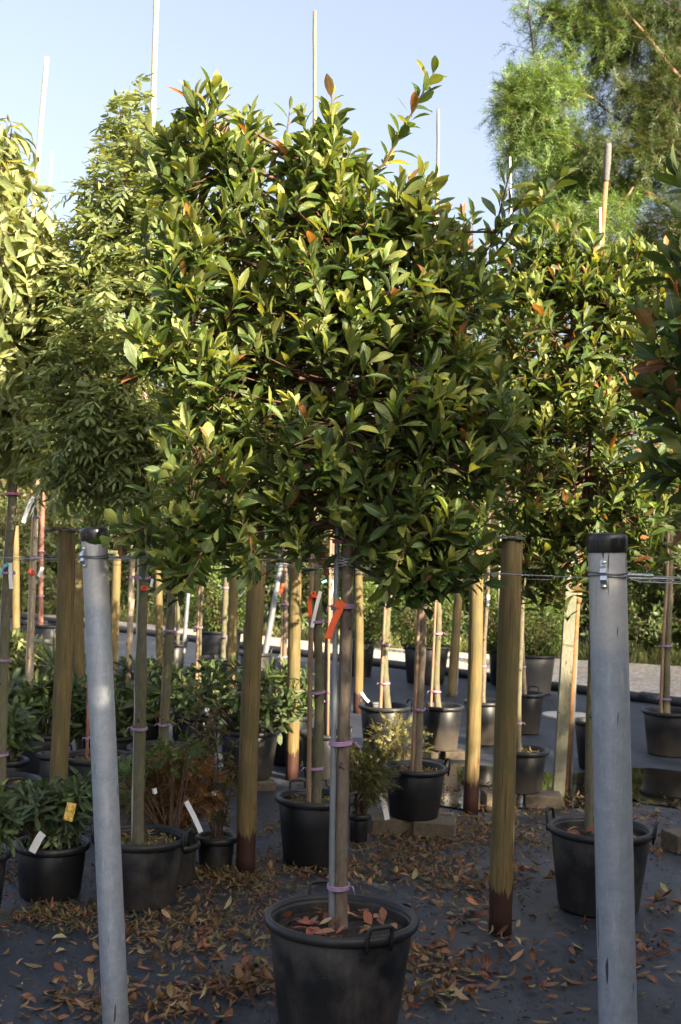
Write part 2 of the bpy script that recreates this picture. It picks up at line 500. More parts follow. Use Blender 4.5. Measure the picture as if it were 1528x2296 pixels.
def tag_mat():
    m, nt, b = newmat('printed_tag')
    v = coords(nt, 'Generated')
    s = N(nt, 'ShaderNodeSeparateXYZ'); L(nt, v, s.inputs[0])
    n = noise(nt, coords(nt, 'Generated', (14, 1, 90)), 1.0, 2)
    lines = maths(nt, 'MULTIPLY', maths(nt, 'GREATER_THAN', n, .6), maths(nt, 'GREATER_THAN', s.outputs['Z'], .25))
    L(nt, mixc(nt, maths(nt, 'MULTIPLY', lines, .45), (.78, .77, .75), (.25, .24, .28)), b.inputs['Base Color'])
    b.inputs['Roughness'].default_value = .45
    return m
M['tag'] = tag_mat()
def picture_mat():
    m, nt, b = newmat('picture_label')
    n = noise(nt, coords(nt), 60, 3)
    L(nt, ramp(nt, n, [(.35, (.35, .16, .02)), (.5, (.75, .48, .06)), (.7, (.75, .68, .4))]), b.inputs['Base Color'])
    b.inputs['Roughness'].default_value = .3
    return m
M['picture'] = picture_mat()

# ------------------------------------------------------------------ leaves
PROF = {  # (v, half width) along a leaf of length 1
    'photinia': [(0, .012), (.10, .015), (.28, .125), (.5, .2), (.72, .19), (.9, .09), (1, .004)],
    'oval': [(0, .015), (.35, .20), (.68, .19), (1, .004)],
    'lance': [(0, .015), (.35, .13), (.7, .11), (1, .003)],
    'rhodo': [(0, .015), (.2, .05), (.6, .13), (.88, .085), (1, .004)],
    'needle': [(0, .02), (.5, .035), (1, .003)],
    'tiny': [(0, .03), (.5, .27), (1, .01)],
}
LITE = {'lite_needle': (.05, .4), 'lite_leaf': (.26, .5), 'lite_lance': (.17, .45)}
def unit(a):
    return a / np.maximum(np.linalg.norm(a, axis=-1, keepdims=True), 1e-9)
def leaf_arrays(P, D, Nn, Ln, W, fold, curl, tint, prof):
    P = np.asarray(P, float); n = len(P)
    D = unit(np.asarray(D, float)); Nn = np.asarray(Nn, float)
    Nn = unit(Nn - D * np.sum(Nn * D, 1, keepdims=True)); S = np.cross(D, Nn)
    bc = lambda x: np.broadcast_to(np.asarray(x, float), (n,))
    Ln, W, fold, curl = bc(Ln), bc(W), bc(fold), bc(curl)
    curl = np.where(np.abs(curl) < .02, .02, curl)
    if prof in LITE:
        hw, vm = LITE[prof]
        drop = Nn * ((1 - np.cos(curl)) / curl * Ln)[:, None]; mid = P + D * (Ln * vm)[:, None] - drop * .3
        sd = S * (hw * W * Ln)[:, None]; tip = P + D * Ln[:, None] - drop
        V = np.stack([P, mid + sd, tip, mid - sd], 1).reshape(-1, 3)
        F = np.arange(n * 4).reshape(-1, 4)
        UV = np.tile(np.array([[.5, 0], [1, .5], [.5, 1], [0, .5]]), (n, 1))
        return V, F, UV, np.repeat(np.broadcast_to(np.asarray(tint, float), (n, 3)), 4, axis=0)
    pr = PROF[prof]; rows = len(pr)
    V = np.zeros((n, rows, 3, 3)); UV = np.zeros((n, rows, 3, 2))
    for i, (v, hw) in enumerate(pr):
        al = np.sin(curl * v) / curl; dr = (1 - np.cos(curl * v)) / curl
        base = P + (D * al[:, None] - Nn * dr[:, None]) * Ln[:, None]
        # local normal after bending
        Nb = Nn * np.cos(curl * v)[:, None] + D * np.sin(curl * v)[:, None]
        for j, u in enumerate((-1, 0, 1)):
            s = u * hw * W
            V[:, i, j] = base + (S * (s * np.cos(fold))[:, None] + Nb * (abs(u) * hw * W * np.sin(fold))[:, None]) * Ln[:, None]
            UV[:, i, j] = (u * .5 + .5, v)
    idx = np.arange(rows * 3).reshape(rows, 3)
    f = []
    for i in range(rows - 1):
        for j in range(2):
            f.append((idx[i, j], idx[i, j + 1], idx[i + 1, j + 1], idx[i + 1, j]))
    f = np.array(f)
    F = (f[None] + (np.arange(n) * rows * 3)[:, None, None]).reshape(-1, 4)
    C = np.repeat(np.broadcast_to(np.asarray(tint, float), (n, 3)), rows * 3, axis=0)
    return V.reshape(-1, 3), F, UV.reshape(-1, 2), C
def leaf_object(name, data, prof, mat, parent=None, origin=(0, 0, 0), kind='stuff'):
    P = np.asarray(data['P']) - np.array(origin)
    V, F, UV, C = leaf_arrays(P, data['D'], data['N'], data['L'], data['W'], data['fold'], data['curl'], data['tint'], prof)
    return obj(name, quad_mesh(name, V, F, UV, C), mat, parent, origin, kind)
def cat_data(ds):
    return {k: np.concatenate([np.asarray(d[k]) for d in ds]) for k in ds[0]}
def sub(d, m): return {k: np.asarray(v)[m] for k, v in d.items()}
_var_cache = {}
def leaf_singles(name, d, prof, mat, parent, label=None, cat=None, group=None, nvar=24):
    """one object per leaf, sharing nvar meshes that span the tints"""
    n = len(d['P'])
    if n == 0: return
    order = np.argsort(d['tint'].sum(1) + .3 * d['tint'][:, 0])
    groups = np.array_split(order, min(nvar, n))
    D = unit(d['D']); Nn = unit(d['N'] - D * np.sum(d['N'] * D, 1, keepdims=True)); S = np.cross(D, Nn)
    off = wloc(parent) if parent is not None else Vector((0, 0, 0))
    for g in groups:
        if len(g) == 0: continue
        me = None
        V, F, UV, C = leaf_arrays([[0, 0, 0]], [[0, 1, 0]], [[0, 0, 1]], 1.0, 1.0, float(d['fold'][g].mean()),
                                  float(d['curl'][g[0]]), d['tint'][g].mean(0), prof)
        me = quad_mesh(name, V, F, UV, C); me.materials.append(mat)
        for i in g:
            o = bpy.data.objects.new(name, me); col.objects.link(o)
            l, w = float(d['L'][i]), float(d['W'][i])
            s_, d_, n_ = S[i] * l * w, D[i] * l, Nn[i] * l
            p = Vector(d['P'][i]) - off
            if parent is not None: o.parent = parent
            o.matrix_local = Matrix(((s_[0], d_[0], n_[0], p.x), (s_[1], d_[1], n_[1], p.y), (s_[2], d_[2], n_[2], p.z), (0, 0, 0, 1)))
            if label:
                c_ = d['tint'][g].mean(0); r_ = c_[1] / c_[0]
                word = 'dark' if c_.sum() < .22 else 'deep red' if r_ < .30 else 'red-brown' if r_ < .40 else 'orange-brown' if r_ < .52 else 'tan' if r_ < .66 else 'pale yellow'
                tag(o, label.replace('COLOUR', word), cat, (group.replace('COLOUR', word)))

def rosettes(T, A, n, length, width, axis_len, phi0, phi1, tint_fn, fold=.42, curl=.35, rng=RNG):
    """leaves spiralling round shoot axes A at tips T"""
    T = np.asarray(T, float); A = unit(np.asarray(A, float)); m = len(T)
    ref = np.where(np.abs(A[:, 2:3]) < .9, np.array([[0., 0, 1]]), np.array([[1., 0, 0]]))
    E1 = unit(np.cross(A, ref)); E2 = np.cross(A, E1)
    th0 = rng.uniform(0, 6.283, m)
    out = []
    for k in range(n):
        t = k / max(1, n - 1)                   # 0 youngest (tip) .. 1 oldest
        th = th0 + k * 2.39996 + rng.normal(0, .25, m)
        phi = phi0 + (phi1 - phi0) * t + rng.normal(0, .16, m)
        Rr = E1 * np.cos(th)[:, None] + E2 * np.sin(th)[:, None]
        D = A * np.cos(phi)[:, None] + Rr * np.sin(phi)[:, None]
        Nn = A * np.sin(phi)[:, None] - Rr * np.cos(phi)[:, None] + rng.normal(0, .22, (m, 3))
        D = unit(D + np.array([0, 0, -.10 * t]) + rng.normal(0, .08, (m, 3)))
        P = T - A * (axis_len * t)[..., None] if np.ndim(axis_len) else T - A * (axis_len * t)
        ln = length * rng.uniform(.6, 1.28, m) * (0.62 + .5 * min(1, t * 3 + .2)) * .95
        out.append(dict(P=P, D=D, N=Nn, L=ln, W=width * rng.uniform(.72, 1.22, m), fold=fold * rng.uniform(.2, 1.4, m),
                        curl=curl * rng.normal(1, .7, m), tint=tint_fn(m, t, rng), keep=rng.uniform(size=m)))
    d = cat_data(out)
    d = sub(d, d['keep'] > .08)
    return d

def lerp(a, b, t): return np.asarray(a) * (1 - t) + np.asarray(b) * t
def tint_photinia(red=.06, young=.5):
    dark = np.array([.046, .088, .026]); mid = np.array([.095, .155, .036]); yng = np.array([.255, .283, .082]); rd = np.array([.30, .12, .05])
    def fn(m, t, rng):
        q = np.clip(rng.normal(0, .35, m) + (1 - t) * young * 1.5, 0, 1)[:, None]
        c = np.where(q < .5, lerp(dark, mid, 1.0) * (q * 2) + dark * (1 - q * 2), mid * (2 - 2 * q) + yng * (2 * q - 1))
        r = (rng.uniform(size=m) < red * (1.8 if t < .35 else .35))[:, None]
        c = np.where(r, lerp(yng, rd, 1.0) * rng.uniform(.6, 1.1, (m, 1)), c)
        return c * rng.uniform(.75, 1.2, (m, 1))
    return fn
def tint_plain(a, b, var=.2):
    a = np.array(a); b = np.array(b)
    def fn(m, t, rng):
        q = rng.uniform(size=(m, 1))
        return (a * (1 - q) + b * q) * rng.uniform(1 - var, 1 + var, (m, 1))
    return fn

def blobs_world(blobs, Y):
    out = []
    for b in blobs:
        cx, cy, rx, ry = b[:4]
        yo = b[4] if len(b) > 4 else 0.0
        k = (Y + yo) / FPX
        yr = b[5] if len(b) > 5 else .5 * (rx + ry) * k * .9
        out.append((np.array(at(cx, cy, Y + yo)), np.array([rx * k, yr, ry * k])))
    return out
def sample_tips(bw, n, inner=.25, up=.75, out=.75, rng=RNG):
    vol = np.array([np.prod(r) ** .78 for _, r in bw]); vol /= vol.sum()
    cnt = rng.multinomial(n, vol)
    T, A, B = [], [], []
    for bi, ((c, r), k) in enumerate(zip(bw, cnt)):
        d = unit(rng.normal(size=(k, 3)))
        rad = np.where(rng.uniform(size=k) < inner, rng.uniform(.3, .8, k), rng.uniform(.78, 1.03, k))
        p = c + d * rad[:, None] * r
        a = unit(d * out + np.array([0, 0, up]) + rng.normal(0, .3, (k, 3)))
        T.append(p); A.append(a); B.append(np.full(k, bi))
    return np.concatenate(T), np.concatenate(A), np.concatenate(B)
def bezier(p0, p1, p2, n):
    p0, p1, p2 = Vector(p0), Vector(p1), Vector(p2)
    return [p0 * (1 - t) ** 2 + p1 * 2 * t * (1 - t) + p2 * t * t for t in [i / n for i in range(n + 1)]]
def branch_mesh(name, trunk_top, trunk_fork, bw, T, A, B, r_limb=.012, r_twig=.0028, twig_tail=.06, lines=()):
    """limbs from the trunk's head into every blob, twigs from the limbs to the shoot tips"""
    mb = MB()
    limbs = []
    for c, r in bw:
        c = Vector(c)
        f = trunk_fork.lerp(trunk_top, min(1, max(0, (c.z - trunk_fork.z - .15) / max(.1, trunk_top.z - trunk_fork.z))))
        midp = f.lerp(c, .5) + Vector((0, 0, .06))
        pts = bezier(f, midp, c + Vector((0, 0, float(r[2]) * .35)), 6)
        mb.tube(pts, [r_limb * (1 - .65 * i / 6) for i in range(7)], 6)
        limbs.append(pts)
    for ln in lines:
        a, b = Vector(ln[0]), Vector(ln[-1])
        i = min(range(len(bw)), key=lambda k: (Vector(bw[k][0]) - a).length)
        q = min(limbs[i], key=lambda v: (v - a).length)
        pl = bezier(q, q.lerp(a, .6) + Vector((0, 0, -.04)), a, 4) + [a.lerp(b, .5), b]
        mb.tube(pl, [.0055, .005, .0048, .0045, .004, .0032, .002], 6, cap=False)
    for p, a, b in zip(T, A, B):
        p = Vector(p); a = Vector(a)
        pts = limbs[b]
        q = min(pts, key=lambda v: (v - p).length + .3 * abs(v.z - p.z + .1))
        e = p - a * twig_tail
        pl = bezier(q, q.lerp(e, .55) + Vector((0, 0, -.03)), e, 3) + [p]
        mb.tube(pl, [r_twig * 1.9, r_twig * 1.6, r_twig * 1.3, r_twig, r_twig * .7], 4, cap=False)
    return mb.mesh(name)
def pick_front(d, k, cell):
    """indices of the k leaves that show in front, at most one per picture cell"""
    x, y, f = project(d['P'] + unit(d['D']) * d['L'][:, None] * .5)
    ok = (x > 0) & (x < 1528) & (y > 0) & (y < 2296)
    key = (np.floor(x / cell).astype(int) * 1000 + np.floor(y / cell).astype(int))
    order = np.argsort(f + RNG.uniform(0, .04, len(f)))
    seen = {}
    for i in order:
        if ok[i] and key[i] not in seen: seen[key[i]] = i
    ids = np.array(list(seen.values()), int)
    ids = ids[np.argsort(f[ids] - .5 * d['L'][ids])][:k] if len(ids) > k else ids
    m = np.zeros(len(f), bool); m[ids] = True
    return m

# ================================================================== ground
def sheet(name, pts, z, mat, step=None, amp=0.0):
    me = mesh(name, [(p[0], p[1], z) for p in pts], [tuple(range(len(pts)))], False)
    return tag(obj(name, me, mat), kind='structure')
sheet('ground', [(-150, -60), (150, -60), (150, 260), (-150, 260)], -.03, M['earth'])
# matting: a gently wavy sheet; its far edge follows the gravel road
def edge_y(x): return 17.3 - .97 * x if x > -6 else 23.1
gx = np.linspace(-12, 12, 97); gv = np.linspace(0, 1, 121) ** 1.3
V = []; F = []
for i, x in enumerate(gx):
    for j, v in enumerate(gv):
        y = -5 + v * (edge_y(x) + 5)
        dz = .006 * math.sin(x * 2.3 + y * 1.1) * math.sin(y * 1.7 - x * .6) + .004 * math.sin(x * 6.1 - y * 3.3)
        V.append((x, y, min(.0, dz * .5 - .004)))
nj = len(gv)
for i in range(len(gx) - 1):
    for j in range(nj - 1):
        F.append((i * nj + j, (i + 1) * nj + j, (i + 1) * nj + j + 1, i * nj + j + 1))
tag(obj('ground_matting', mesh('ground_matting', V, F), M['mat']), kind='structure')
sheet('gravel_road', [(-16, 23.2), (-6, 23.2), (0, 17.36), (12, 5.72), (22, -4), (30, 6), (12, 16.4), (5, 18.3), (.75, 19.6), (-7, 25.5), (-16, 26)], -.018, M['gravel'])
# puddles
def puddle(name, c, rx, ry, seed):
    rr = random.Random(seed); n = 40; ph = [rr.uniform(0, 6.28) for _ in range(5)]
    pts = []
    for k in range(n):
        a = 2 * math.pi * k / n
        q = 1 + sum(.14 / (i + 1) ** .6 * math.sin((i + 2) * a + ph[i]) for i in range(5))
        pts.append((c[0] + rx * q * math.cos(a), c[1] + ry * q * math.sin(a)))
    sheet(name, pts, .004, M['water'])
puddle('puddle', (1.0, 8.75), .85, .85, 3)
puddle('puddle', (2.45, 8.9), .75, .7, 5)
# irrigation hose along the matting's edge
hp = []
for i in range(60):
    x = -9 + i * .4
    hp.append((x, edge_y(x) - .12 + .06 * math.sin(x * 1.7), .045))
tag(obj('irrigation_hose', MB().tube(hp, .055, 10).mesh('irrigation_hose'), M['hose']),
    'thick black irrigation hose lying along the edge of the gravel road', 'hose')
for px in (1462,):
    g = ground_at(px, 1567)
    i = min(range(len(hp)), key=lambda k: abs(hp[k][0] - g.x))
    tag(obj('hose_coupling', MB().tube([Vector(hp[i]), Vector(hp[i]).lerp(Vector(hp[i + 1]), .5)], [.066, .066], 12).mesh('hose_coupling'), M['hose']),
        'black coupling sleeve on the hose beside the gravel road', 'coupling')

# ================================================================== galvanised posts
def orient_tube(base, top, rads, n=24, rings=None):
    """lathe-like post from base to top; mesh is relative to base"""
    ax = (Vector(top) - Vector(base)); ln = ax.length
    q = Vector((0, 0, 1)).rotation_difference(ax.normalized()).to_matrix()
    return q, ln
def galv_post(top_px, bot_px, Y, rad, label, clip_side):
    top = at(*top_px, Y); b2 = at(*bot_px, Y)
    d = (b2 - top); base = top + d * ((0 - top.z) / d.z)
    ln = (top - base).length
    q = Vector((0, 0, 1)).rotation_difference((top - base).normalized())
    e = empty('steel_post', base, label, 'post', 'galvanised steel posts holding the wire')
    Mx = q.to_matrix()
    def P(mb, name, mat, parent, smooth=True):
        me = mesh(name, [Mx @ Vector(v) for v in mb.v], mb.f, smooth)
        return obj(name, me, mat, parent, base)
    caph = rad * .98
    mb = MB().lathe([(rad, -.3), (rad, ln * .25), (rad, ln * .5), (rad, ln * .75), (rad, ln - caph * .5)], 40)
    P(mb, 'tube', M['galv'], e)
    rc = rad * 1.075
    mb = MB().lathe([(rad * .99, ln - caph), (rc * .985, ln - caph), (rc, ln - caph + .003), (rc * 1.015, ln - .016), (rc * .99, ln - .006), (rc * .92, ln), (rc * .8, ln + .0025), (.0005, ln + .003)], 40)
    P(mb, 'cap', M['cap'], e)
    # wire clip: an S-shaped bright bracket on the side facing us
    a = clip_side
    dirv = Vector((math.cos(a), math.sin(a), 0)); tang = Vector((-math.sin(a), math.cos(a), 0))
    zc = ln - caph - .055
    mb = MB()
    prof = [(.002, .036), (.003, .022), (.012, .016), (.016, .006), (.010, -.002), (.014, -.012), (.006, -.022), (.002, -.034)]
    for s in (-1, 1):
        pass
    Vv, Fv = [], []
    for (o_, z) in prof:
        for s in (-1, 1):
            Vv.append(dirv * (rad + o_) + tang * (s * .008) + Vector((0, 0, zc + z)))
        for s in (-1, 1):
            Vv.append(dirv * (rad + o_ + .003) + tang * (s * .008) + Vector((0, 0, zc + z)))
    for i in range(len(prof) - 1):
        b = i * 4
        Fv += [(b, b + 1, b + 5, b + 4), (b + 2, b + 6, b + 7, b + 3), (b, b + 4, b + 6, b + 2), (b + 1, b + 3, b + 7, b + 5)]
    mb.add(Vv, Fv)
    clip = P(mb, 'wire_clip', M['zinc'], e, False)
    for z in (.030, -.029):
        mb = MB()
        c0 = dirv * (rad + .003) + Vector((0, 0, zc + z))
        mb.tube([c0, c0 + dirv * .006], [.0065, .0058], 6)
        P(mb, 'bolt', M['zinc'], clip)
    # wire turns round the post
    mb = MB()
    for k, dz in enumerate((-.004, .004)):
        pts = [Vector(((rad + .003) * math.cos(t), (rad + .003) * math.sin(t), zc + dz + .003 * math.sin(t * 2 + k))) for t in np.linspace(0, 2 * math.pi, 33)]
        mb.tube(pts, .0021, 6)
    P(mb, 'wire_loop', M['wire_dark'], e)
    wz = Mx @ Vector((0, 0, zc)) + base
    return base, top, wz, rad
GP1 = galv_post((211, 1184), (256, 2200), 4.30, .0445, 'slim galvanised steel post with black cap beside the potted rhododendron', R(-128))
GP2 = galv_post((1361, 1197), (1384, 2200), 3.15, .0475, 'broad galvanised steel post with black cap in front of the big pot', R(-112))

# ================================================================== wooden posts
def wooden_post(base, top, rad, label, mat='wood', cap=None, sides=18, group='round wooden posts'):
    base, top = Vector(base), Vector(top)
    ln = (top - base).length; n = 16
    mb = MB()
    bx, by = random.uniform(-1, 1), random.uniform(-1, 1); ph = random.uniform(0, 6)
    pts = [base * 0 + (top - base) * (i / n) + Vector((bx, by, 0)) * (.012 * math.sin(math.pi * i / n)) for i in range(n + 1)]
    rr = [rad * (1.04 - .08 * i / n + .018 * math.sin(i * 1.3 + ph)) for i in range(n + 1)]
    mb.tube(pts + [pts[-1] + (top - base).normalized() * .006], rr + [rr[-1] * .93], sides, jitter=.012)
    if cap is None:
        o = obj('wooden_post', mb.mesh('wooden_post'), M[mat], None, base)
        return tag(o, label, 'post', group)
    e = empty('wooden_post', base, label, 'post', group)
    obj('shaft', mb.mesh('shaft'), M[mat], e, base)
    # a scrap of shingle / board nailed on the head
    cm = MB(); w, dpt, dx, kind = cap
    nx = 6
    Vv, Fv = [], []
    for side in (0, 1):
        for i in range(nx + 1):
            u = i / nx
            for j, yy in enumerate((-dpt, dpt)):
                z = .002 + .022 * math.sin(u * 2.2 + .25) + random.uniform(-.002, .002) + (.011 if side else 0)
                Vv.append(Vector((dx - w + 2 * w * u, yy + random.uniform(-.004, .004), z)))
    k = (nx + 1) * 2
    for i in range(nx):
        a = i * 2
        Fv += [(a, a + 1, a + 3, a + 2), (k + a, k + a + 2, k + a + 3, k + a + 1), (a, a + 2, k + a + 2, k + a), (a + 1, k + a + 1, k + a + 3, a + 3)]
    Fv += [(0, k, k + 1, 1), (nx * 2, nx * 2 + 1, k + nx * 2 + 1, k + nx * 2)]
    cm.add(Vv, Fv)
    o = obj('cap', cm.mesh('cap', False), M[kind], e, top - Vector((0, 0, .014)))
    return e
def wp(base_px, top_px, rad, label, mat='wood', cap=None, Y=None, **kw):
    if Y is None:
        b = ground_at(*base_px)
    else:
        t_ = at(*top_px, Y); q_ = at(*base_px, Y); d_ = q_ - t_
        b = t_ + d_ * (-t_.z / d_.z)
    t = at(*top_px, b.y)
    return wooden_post(b - Vector((0, 0, .02)), t, rad, label, mat, cap, **kw)
wp((1122, 2090), (1149, 1212), .050, 'wooden post with a bent dark shingle on top and stained red-brown foot', 'wood_foot', (.082, .056, -.036, 'tile'))
wp((551, 1955), (578, 1262), .048, 'wooden post with stained foot between the small weedy pot and staked tree', 'wood_foot')
wp((1055, 1822), (1069, 1236), .046, 'sunlit wooden post with stained foot standing beside the puddle', 'wood_foot')
wp((655, 1748), (664, 1212), .045, 'bright wooden post with curled board on top and dark red foot', 'wood_foot', (.062, .045, -.02, 'board'))
wp((128, 1760), (151, 1192), .045, 'wooden post with dark shingle rising behind the potted rhododendron', 'wood_foot', (.075, .05, -.03, 'tile'), Y=6.35)
wp((182, 1540), (171, 1196), .046, 'bright sunlit wooden post close behind the slim steel post', 'wood', (.05, .045, 0, 'tile'), Y=9.2)
wp((254, 1480), (263, 1236), .045, 'wooden post just beside the slim steel post, beyond the rhododendrons', Y=12.5)
wp((360, 1450), (356, 1270), .045, 'brown wooden post standing beside the gravel between thin trunks', Y=15.0)
wp((519, 1505), (526, 1268), .046, 'wooden post in front of the clipped box ball pot', Y=11.8)
wp((552, 1480), (560, 1270), .044, 'wooden post half hidden behind the stained post', Y=14.6)
wp((803, 1598), (803, 1262), .045, 'wooden post with dark foot behind the main tree trunk', 'wood_foot')
wp((1012, 1562), (1032, 1262), .048, 'wooden post standing in front of the two clipped box balls')
wp((36, 1440), (34, 1180), .045, 'wooden post beside the tagged thin trunks', Y=14.5)
# square grey timber and a grey pipe behind the big pot
b = ground_at(1252, 1786); t = at(1286, 1228, b.y)
mb = MB(); ax = t - b
mb.add([Vector((x, y, 0)) for x, y in ((-.038, -.03), (.038, -.03), (.038, .03), (-.038, .03))] + [ax + Vector((x, y, 0)) for x, y in ((-.038, -.03), (.038, -.03), (.038, .03), (-.038, .03))],
       [(3, 2, 1, 0), (4, 5, 6, 7), (0, 1, 5, 4), (1, 2, 6, 5), (2, 3, 7, 6), (3, 0, 4, 7)])
tag(obj('timber_post', mb.mesh('timber_post', False), M['wood_grey'], None, b), 'square weathered grey-green timber post standing in the puddle', 'post')
# sprinkler riser
b = ground_at(1268, 1770); tp = at(1365, 322, b.y); jn = b.lerp(tp, .94)
e = empty('sprinkler_riser', b, 'tall brown sprinkler riser with dark nozzle beside the grey timber post', 'riser')
obj('pipe', MB().tube([Vector((0, 0, -.03)), (jn - b) * .3, (jn - b)], [.019, .018, .017], 12).mesh('pipe'), M['brown_pipe'], e, b)
obj('collar', MB().tube([(jn - b) * .305, (jn - b) * .325], [.026, .026], 12).mesh('collar'), M['brown_pipe'], e, b)
h0 = jn - b; dv = (tp - jn)
obj('nozzle', MB().tube([h0, h0 + dv * .06, h0 + dv * .1, h0 + dv * .5, h0 + dv * .9, h0 + dv], [.019, .020, .022, .026, .024, .020], 14).mesh('nozzle'), M['tile'], e, b)
obj('grey_pipe', MB().tube([Vector((.035, .02, -.03)), Vector((.035, .02, 0)) + (at(1292, 1195, b.y) - at(1268, 1770, b.y))], [.016, .016], 12).mesh('grey_pipe'), M['grey_pipe'], e, b)

# ================================================================== pots
POTS = {}
def pot(key, px, py, Y, r, label, mat='pot', z0=0.0, taper=.80, handles=(), soil='soil', depth=.05, hh=.035, name='plant_pot', group='black nursery pots', sides=44):
    c = at(px, py, Y); h = c.z - z0
    base = Vector((c.x, c.y, z0))
    e = empty(name, base, label, 'pot', group)
    rb = r * taper
    wobp = random.uniform(0, 6)
    wob = lambda a, z: .006 * math.sin(2 * a + wobp) * (z / max(h, .01))
    prof = [(.001, .0), (rb - .012, .0), (rb - .004, .004), (rb, .012), (rb + (r - rb) * .5, h * .5), (r - .004, h - .02), (r - .012, h - .012), (r - .016, h - .03), (r - .022 - (r - rb) * .25, h - .16 if h > .2 else h * .3)]
    obj('body', MB().lathe(prof, sides, wob=wob).mesh('body'), M[mat], e, base)
    rim = [(r - .006, h - .034), (r + .006, h - .034), (r + .013, h - .028), (r + .016, h - .016), (r + .012, h - .004), (r + .003, h), (r - .007, h - .002), (r - .013, h - .012), (r - .014, h - .03)]
    obj('rim', MB().lathe(rim, sides, wob=wob).mesh('rim'), M['pot_rim'], e, base)
    for a in handles:
        mb = MB(); da = .085 / r * .5
        rr = r + .012
        pt = lambda an, rad_, z: Vector((rad_ * math.cos(an), rad_ * math.sin(an), z))
        pts = [pt(a - da, rr + .004, h - .05), pt(a - da, rr + .006, h - .01), pt(a - da * .95, rr + .012, h + hh * .8), pt(a - da * .7, rr + .014, h + hh), pt(a, rr + .018, h + hh * 1.05), pt(a + da * .7, rr + .014, h + hh), pt(a + da * .95, rr + .012, h + hh * .8), pt(a + da, rr + .006, h - .01), pt(a + da, rr + .004, h - .05)]
        mb.tube(pts, [.006, .0075, .007, .0075, .008, .0075, .007, .0075, .006], 8)
        obj('handle', mb.mesh('handle'), M['pot_rim'], e, base)
    zs = h - depth
    sp = []; 
    rs = r - .014 - (r - rb) * (depth / h)
    Vv = [(0, 0, zs + .012)]; Fv = []
    nr, ns = 5, 28
    for i in range(1, nr + 1):
        for k in range(ns):
            a = 2 * math.pi * k / ns
            Vv.append((rs * i / nr * math.cos(a), rs * i / nr * math.sin(a), zs + .012 * (1 - i / nr) + random.uniform(-.006, .006) * (i < nr)))
    for k in range(ns): Fv.append((0, 1 + k, 1 + (k + 1) % ns))
    for i in range(nr - 1):
        for k in range(ns):
            a, b_ = 1 + i * ns, 1 + (i + 1) * ns
            Fv.append((a + k, b_ + k, b_ + (k + 1) % ns, a + (k + 1) % ns))
    obj('soil', mesh('soil', Vv, Fv), M[soil], e, base)
    POTS[key] = dict(e=e, c=base, h=h, r=r, rs=rs, soil=z0 + zs, Y=c.y)
    return e
def brick(c, h, rot, label, mat='stone', group='bricks under pots'):
    c = Vector(c)
    me = MB().box((0, 0, 0), h, rot, .006).mesh('brick', False)
    o = obj('brick', me, M[mat], None, c)
    return tag(o, label, 'brick', group)

pot('main', 766, 2050, 4.35, .252, 'large dusty black pot with fallen red leaves on its soil', 'pot_dusty', taper=.80, handles=(R(-62), R(106)), depth=.055)
pot('p2', 317, 1870, 5.77, .205, 'dusty grey-black pot with yellow litter partly behind the slim steel post', 'pot_dusty', handles=(R(-12), R(168)), soil='soil_litter', taper=.80)
pot('p3', 117, 1886, 5.85, .162, 'smooth black pot holding the small rhododendron with a yellow picture label', 'pot', taper=.86)
pot('p4', 392, 1885, 6.1, .112, 'scuffed dark pot tucked close behind the dusty grey-black pot', 'pot_dusty', z0=0.0, taper=.86)
pot('p5', 486, 1872, 6.45, .098, 'small dirty pot with dry weedy stems beside a wooden post', 'pot_dusty', taper=.86, soil='soil_litter', depth=.02)
pot('p6', 708, 1783, 6.6, .198, 'black pot with a staked young tree, directly behind the main tree', 'pot', handles=(R(-25), R(118)), soil='soil_litter')
pot('p7', 932, 1717, 7.35, .178, 'black pot raised on bricks with a white tag beside it', 'pot', z0=.09, handles=(R(10), R(172)), soil='soil_litter')
pot('p8', 1347, 1852, 5.95, .235, 'big black pot with side handles behind the broad steel post', 'pot_dusty', handles=(R(-18), R(150)), hh=.045)
pot('p9', 1170, 1677, 8.25, .168, 'pot on bricks with dry leaves hanging over its rim', 'pot_sandy', z0=.08, soil='soil_litter')
pot('p10', 864, 1580, 9.6, .19, 'black pot with handles and slanted white tag beyond the low juniper', 'pot', z0=.085, handles=(R(20), R(140)))
pot('p11', 992, 1580, 9.9, .16, 'sand-stained pot on bricks behind the pot with handles', 'pot_sandy', z0=.06)
pot('p12', 1085, 1570, 10.6, .155, 'sand-stained pot behind the sunlit wooden post', 'pot_sandy')
pot('p13', 1182, 1552, 11.3, .15, 'tall sandy pot with small wire handle before the grey tub', 'pot_sandy', handles=(R(60),))
pot('p14', 1505, 1592, 10.4, .225, 'wide black pot with a twin-staked tree near the gravel road', 'pot_sandy')
pot('p15', 1330, 1614, 9.6, .14, 'narrow black pot half hidden behind the broad steel post', 'pot', soil='soil_litter', taper=.68)
pot('p16', 560, 1632, 8.5, .20, 'grey-black tub of rhododendron behind the stained wooden post', 'pot_dusty', z0=.06, handles=(R(-70),))
pot('p17', 728, 1640, 8.9, .17, 'dark pot holding a thin leaning tree beside the curled-board post', 'pot', handles=(R(0),))
pot('p18', 362, 1672, 8.05, .205, 'low wide pot behind the brown dead shrub', 'pot', soil='soil_litter', handles=(R(-40),))
pot('p19', 222, 1692, 7.65, .205, 'low wide pot with a thin cane behind the slim steel post', 'pot', soil='soil_litter', handles=(R(-30), R(160)))
pot('p20', 12, 1745, 6.9, .185, 'pot at the foot of the thick banded trunk beside the rhododendron', 'pot', handles=(R(-60),))
pot('p21', 112, 1688, 7.5, .066, 'slender empty black pot beside the shingled wooden post', 'pot', taper=.92)
pot('p22', 492, 1412, 14.0, .25, 'large black tub holding a clipped box ball beside the gravel', 'pot', taper=.8)
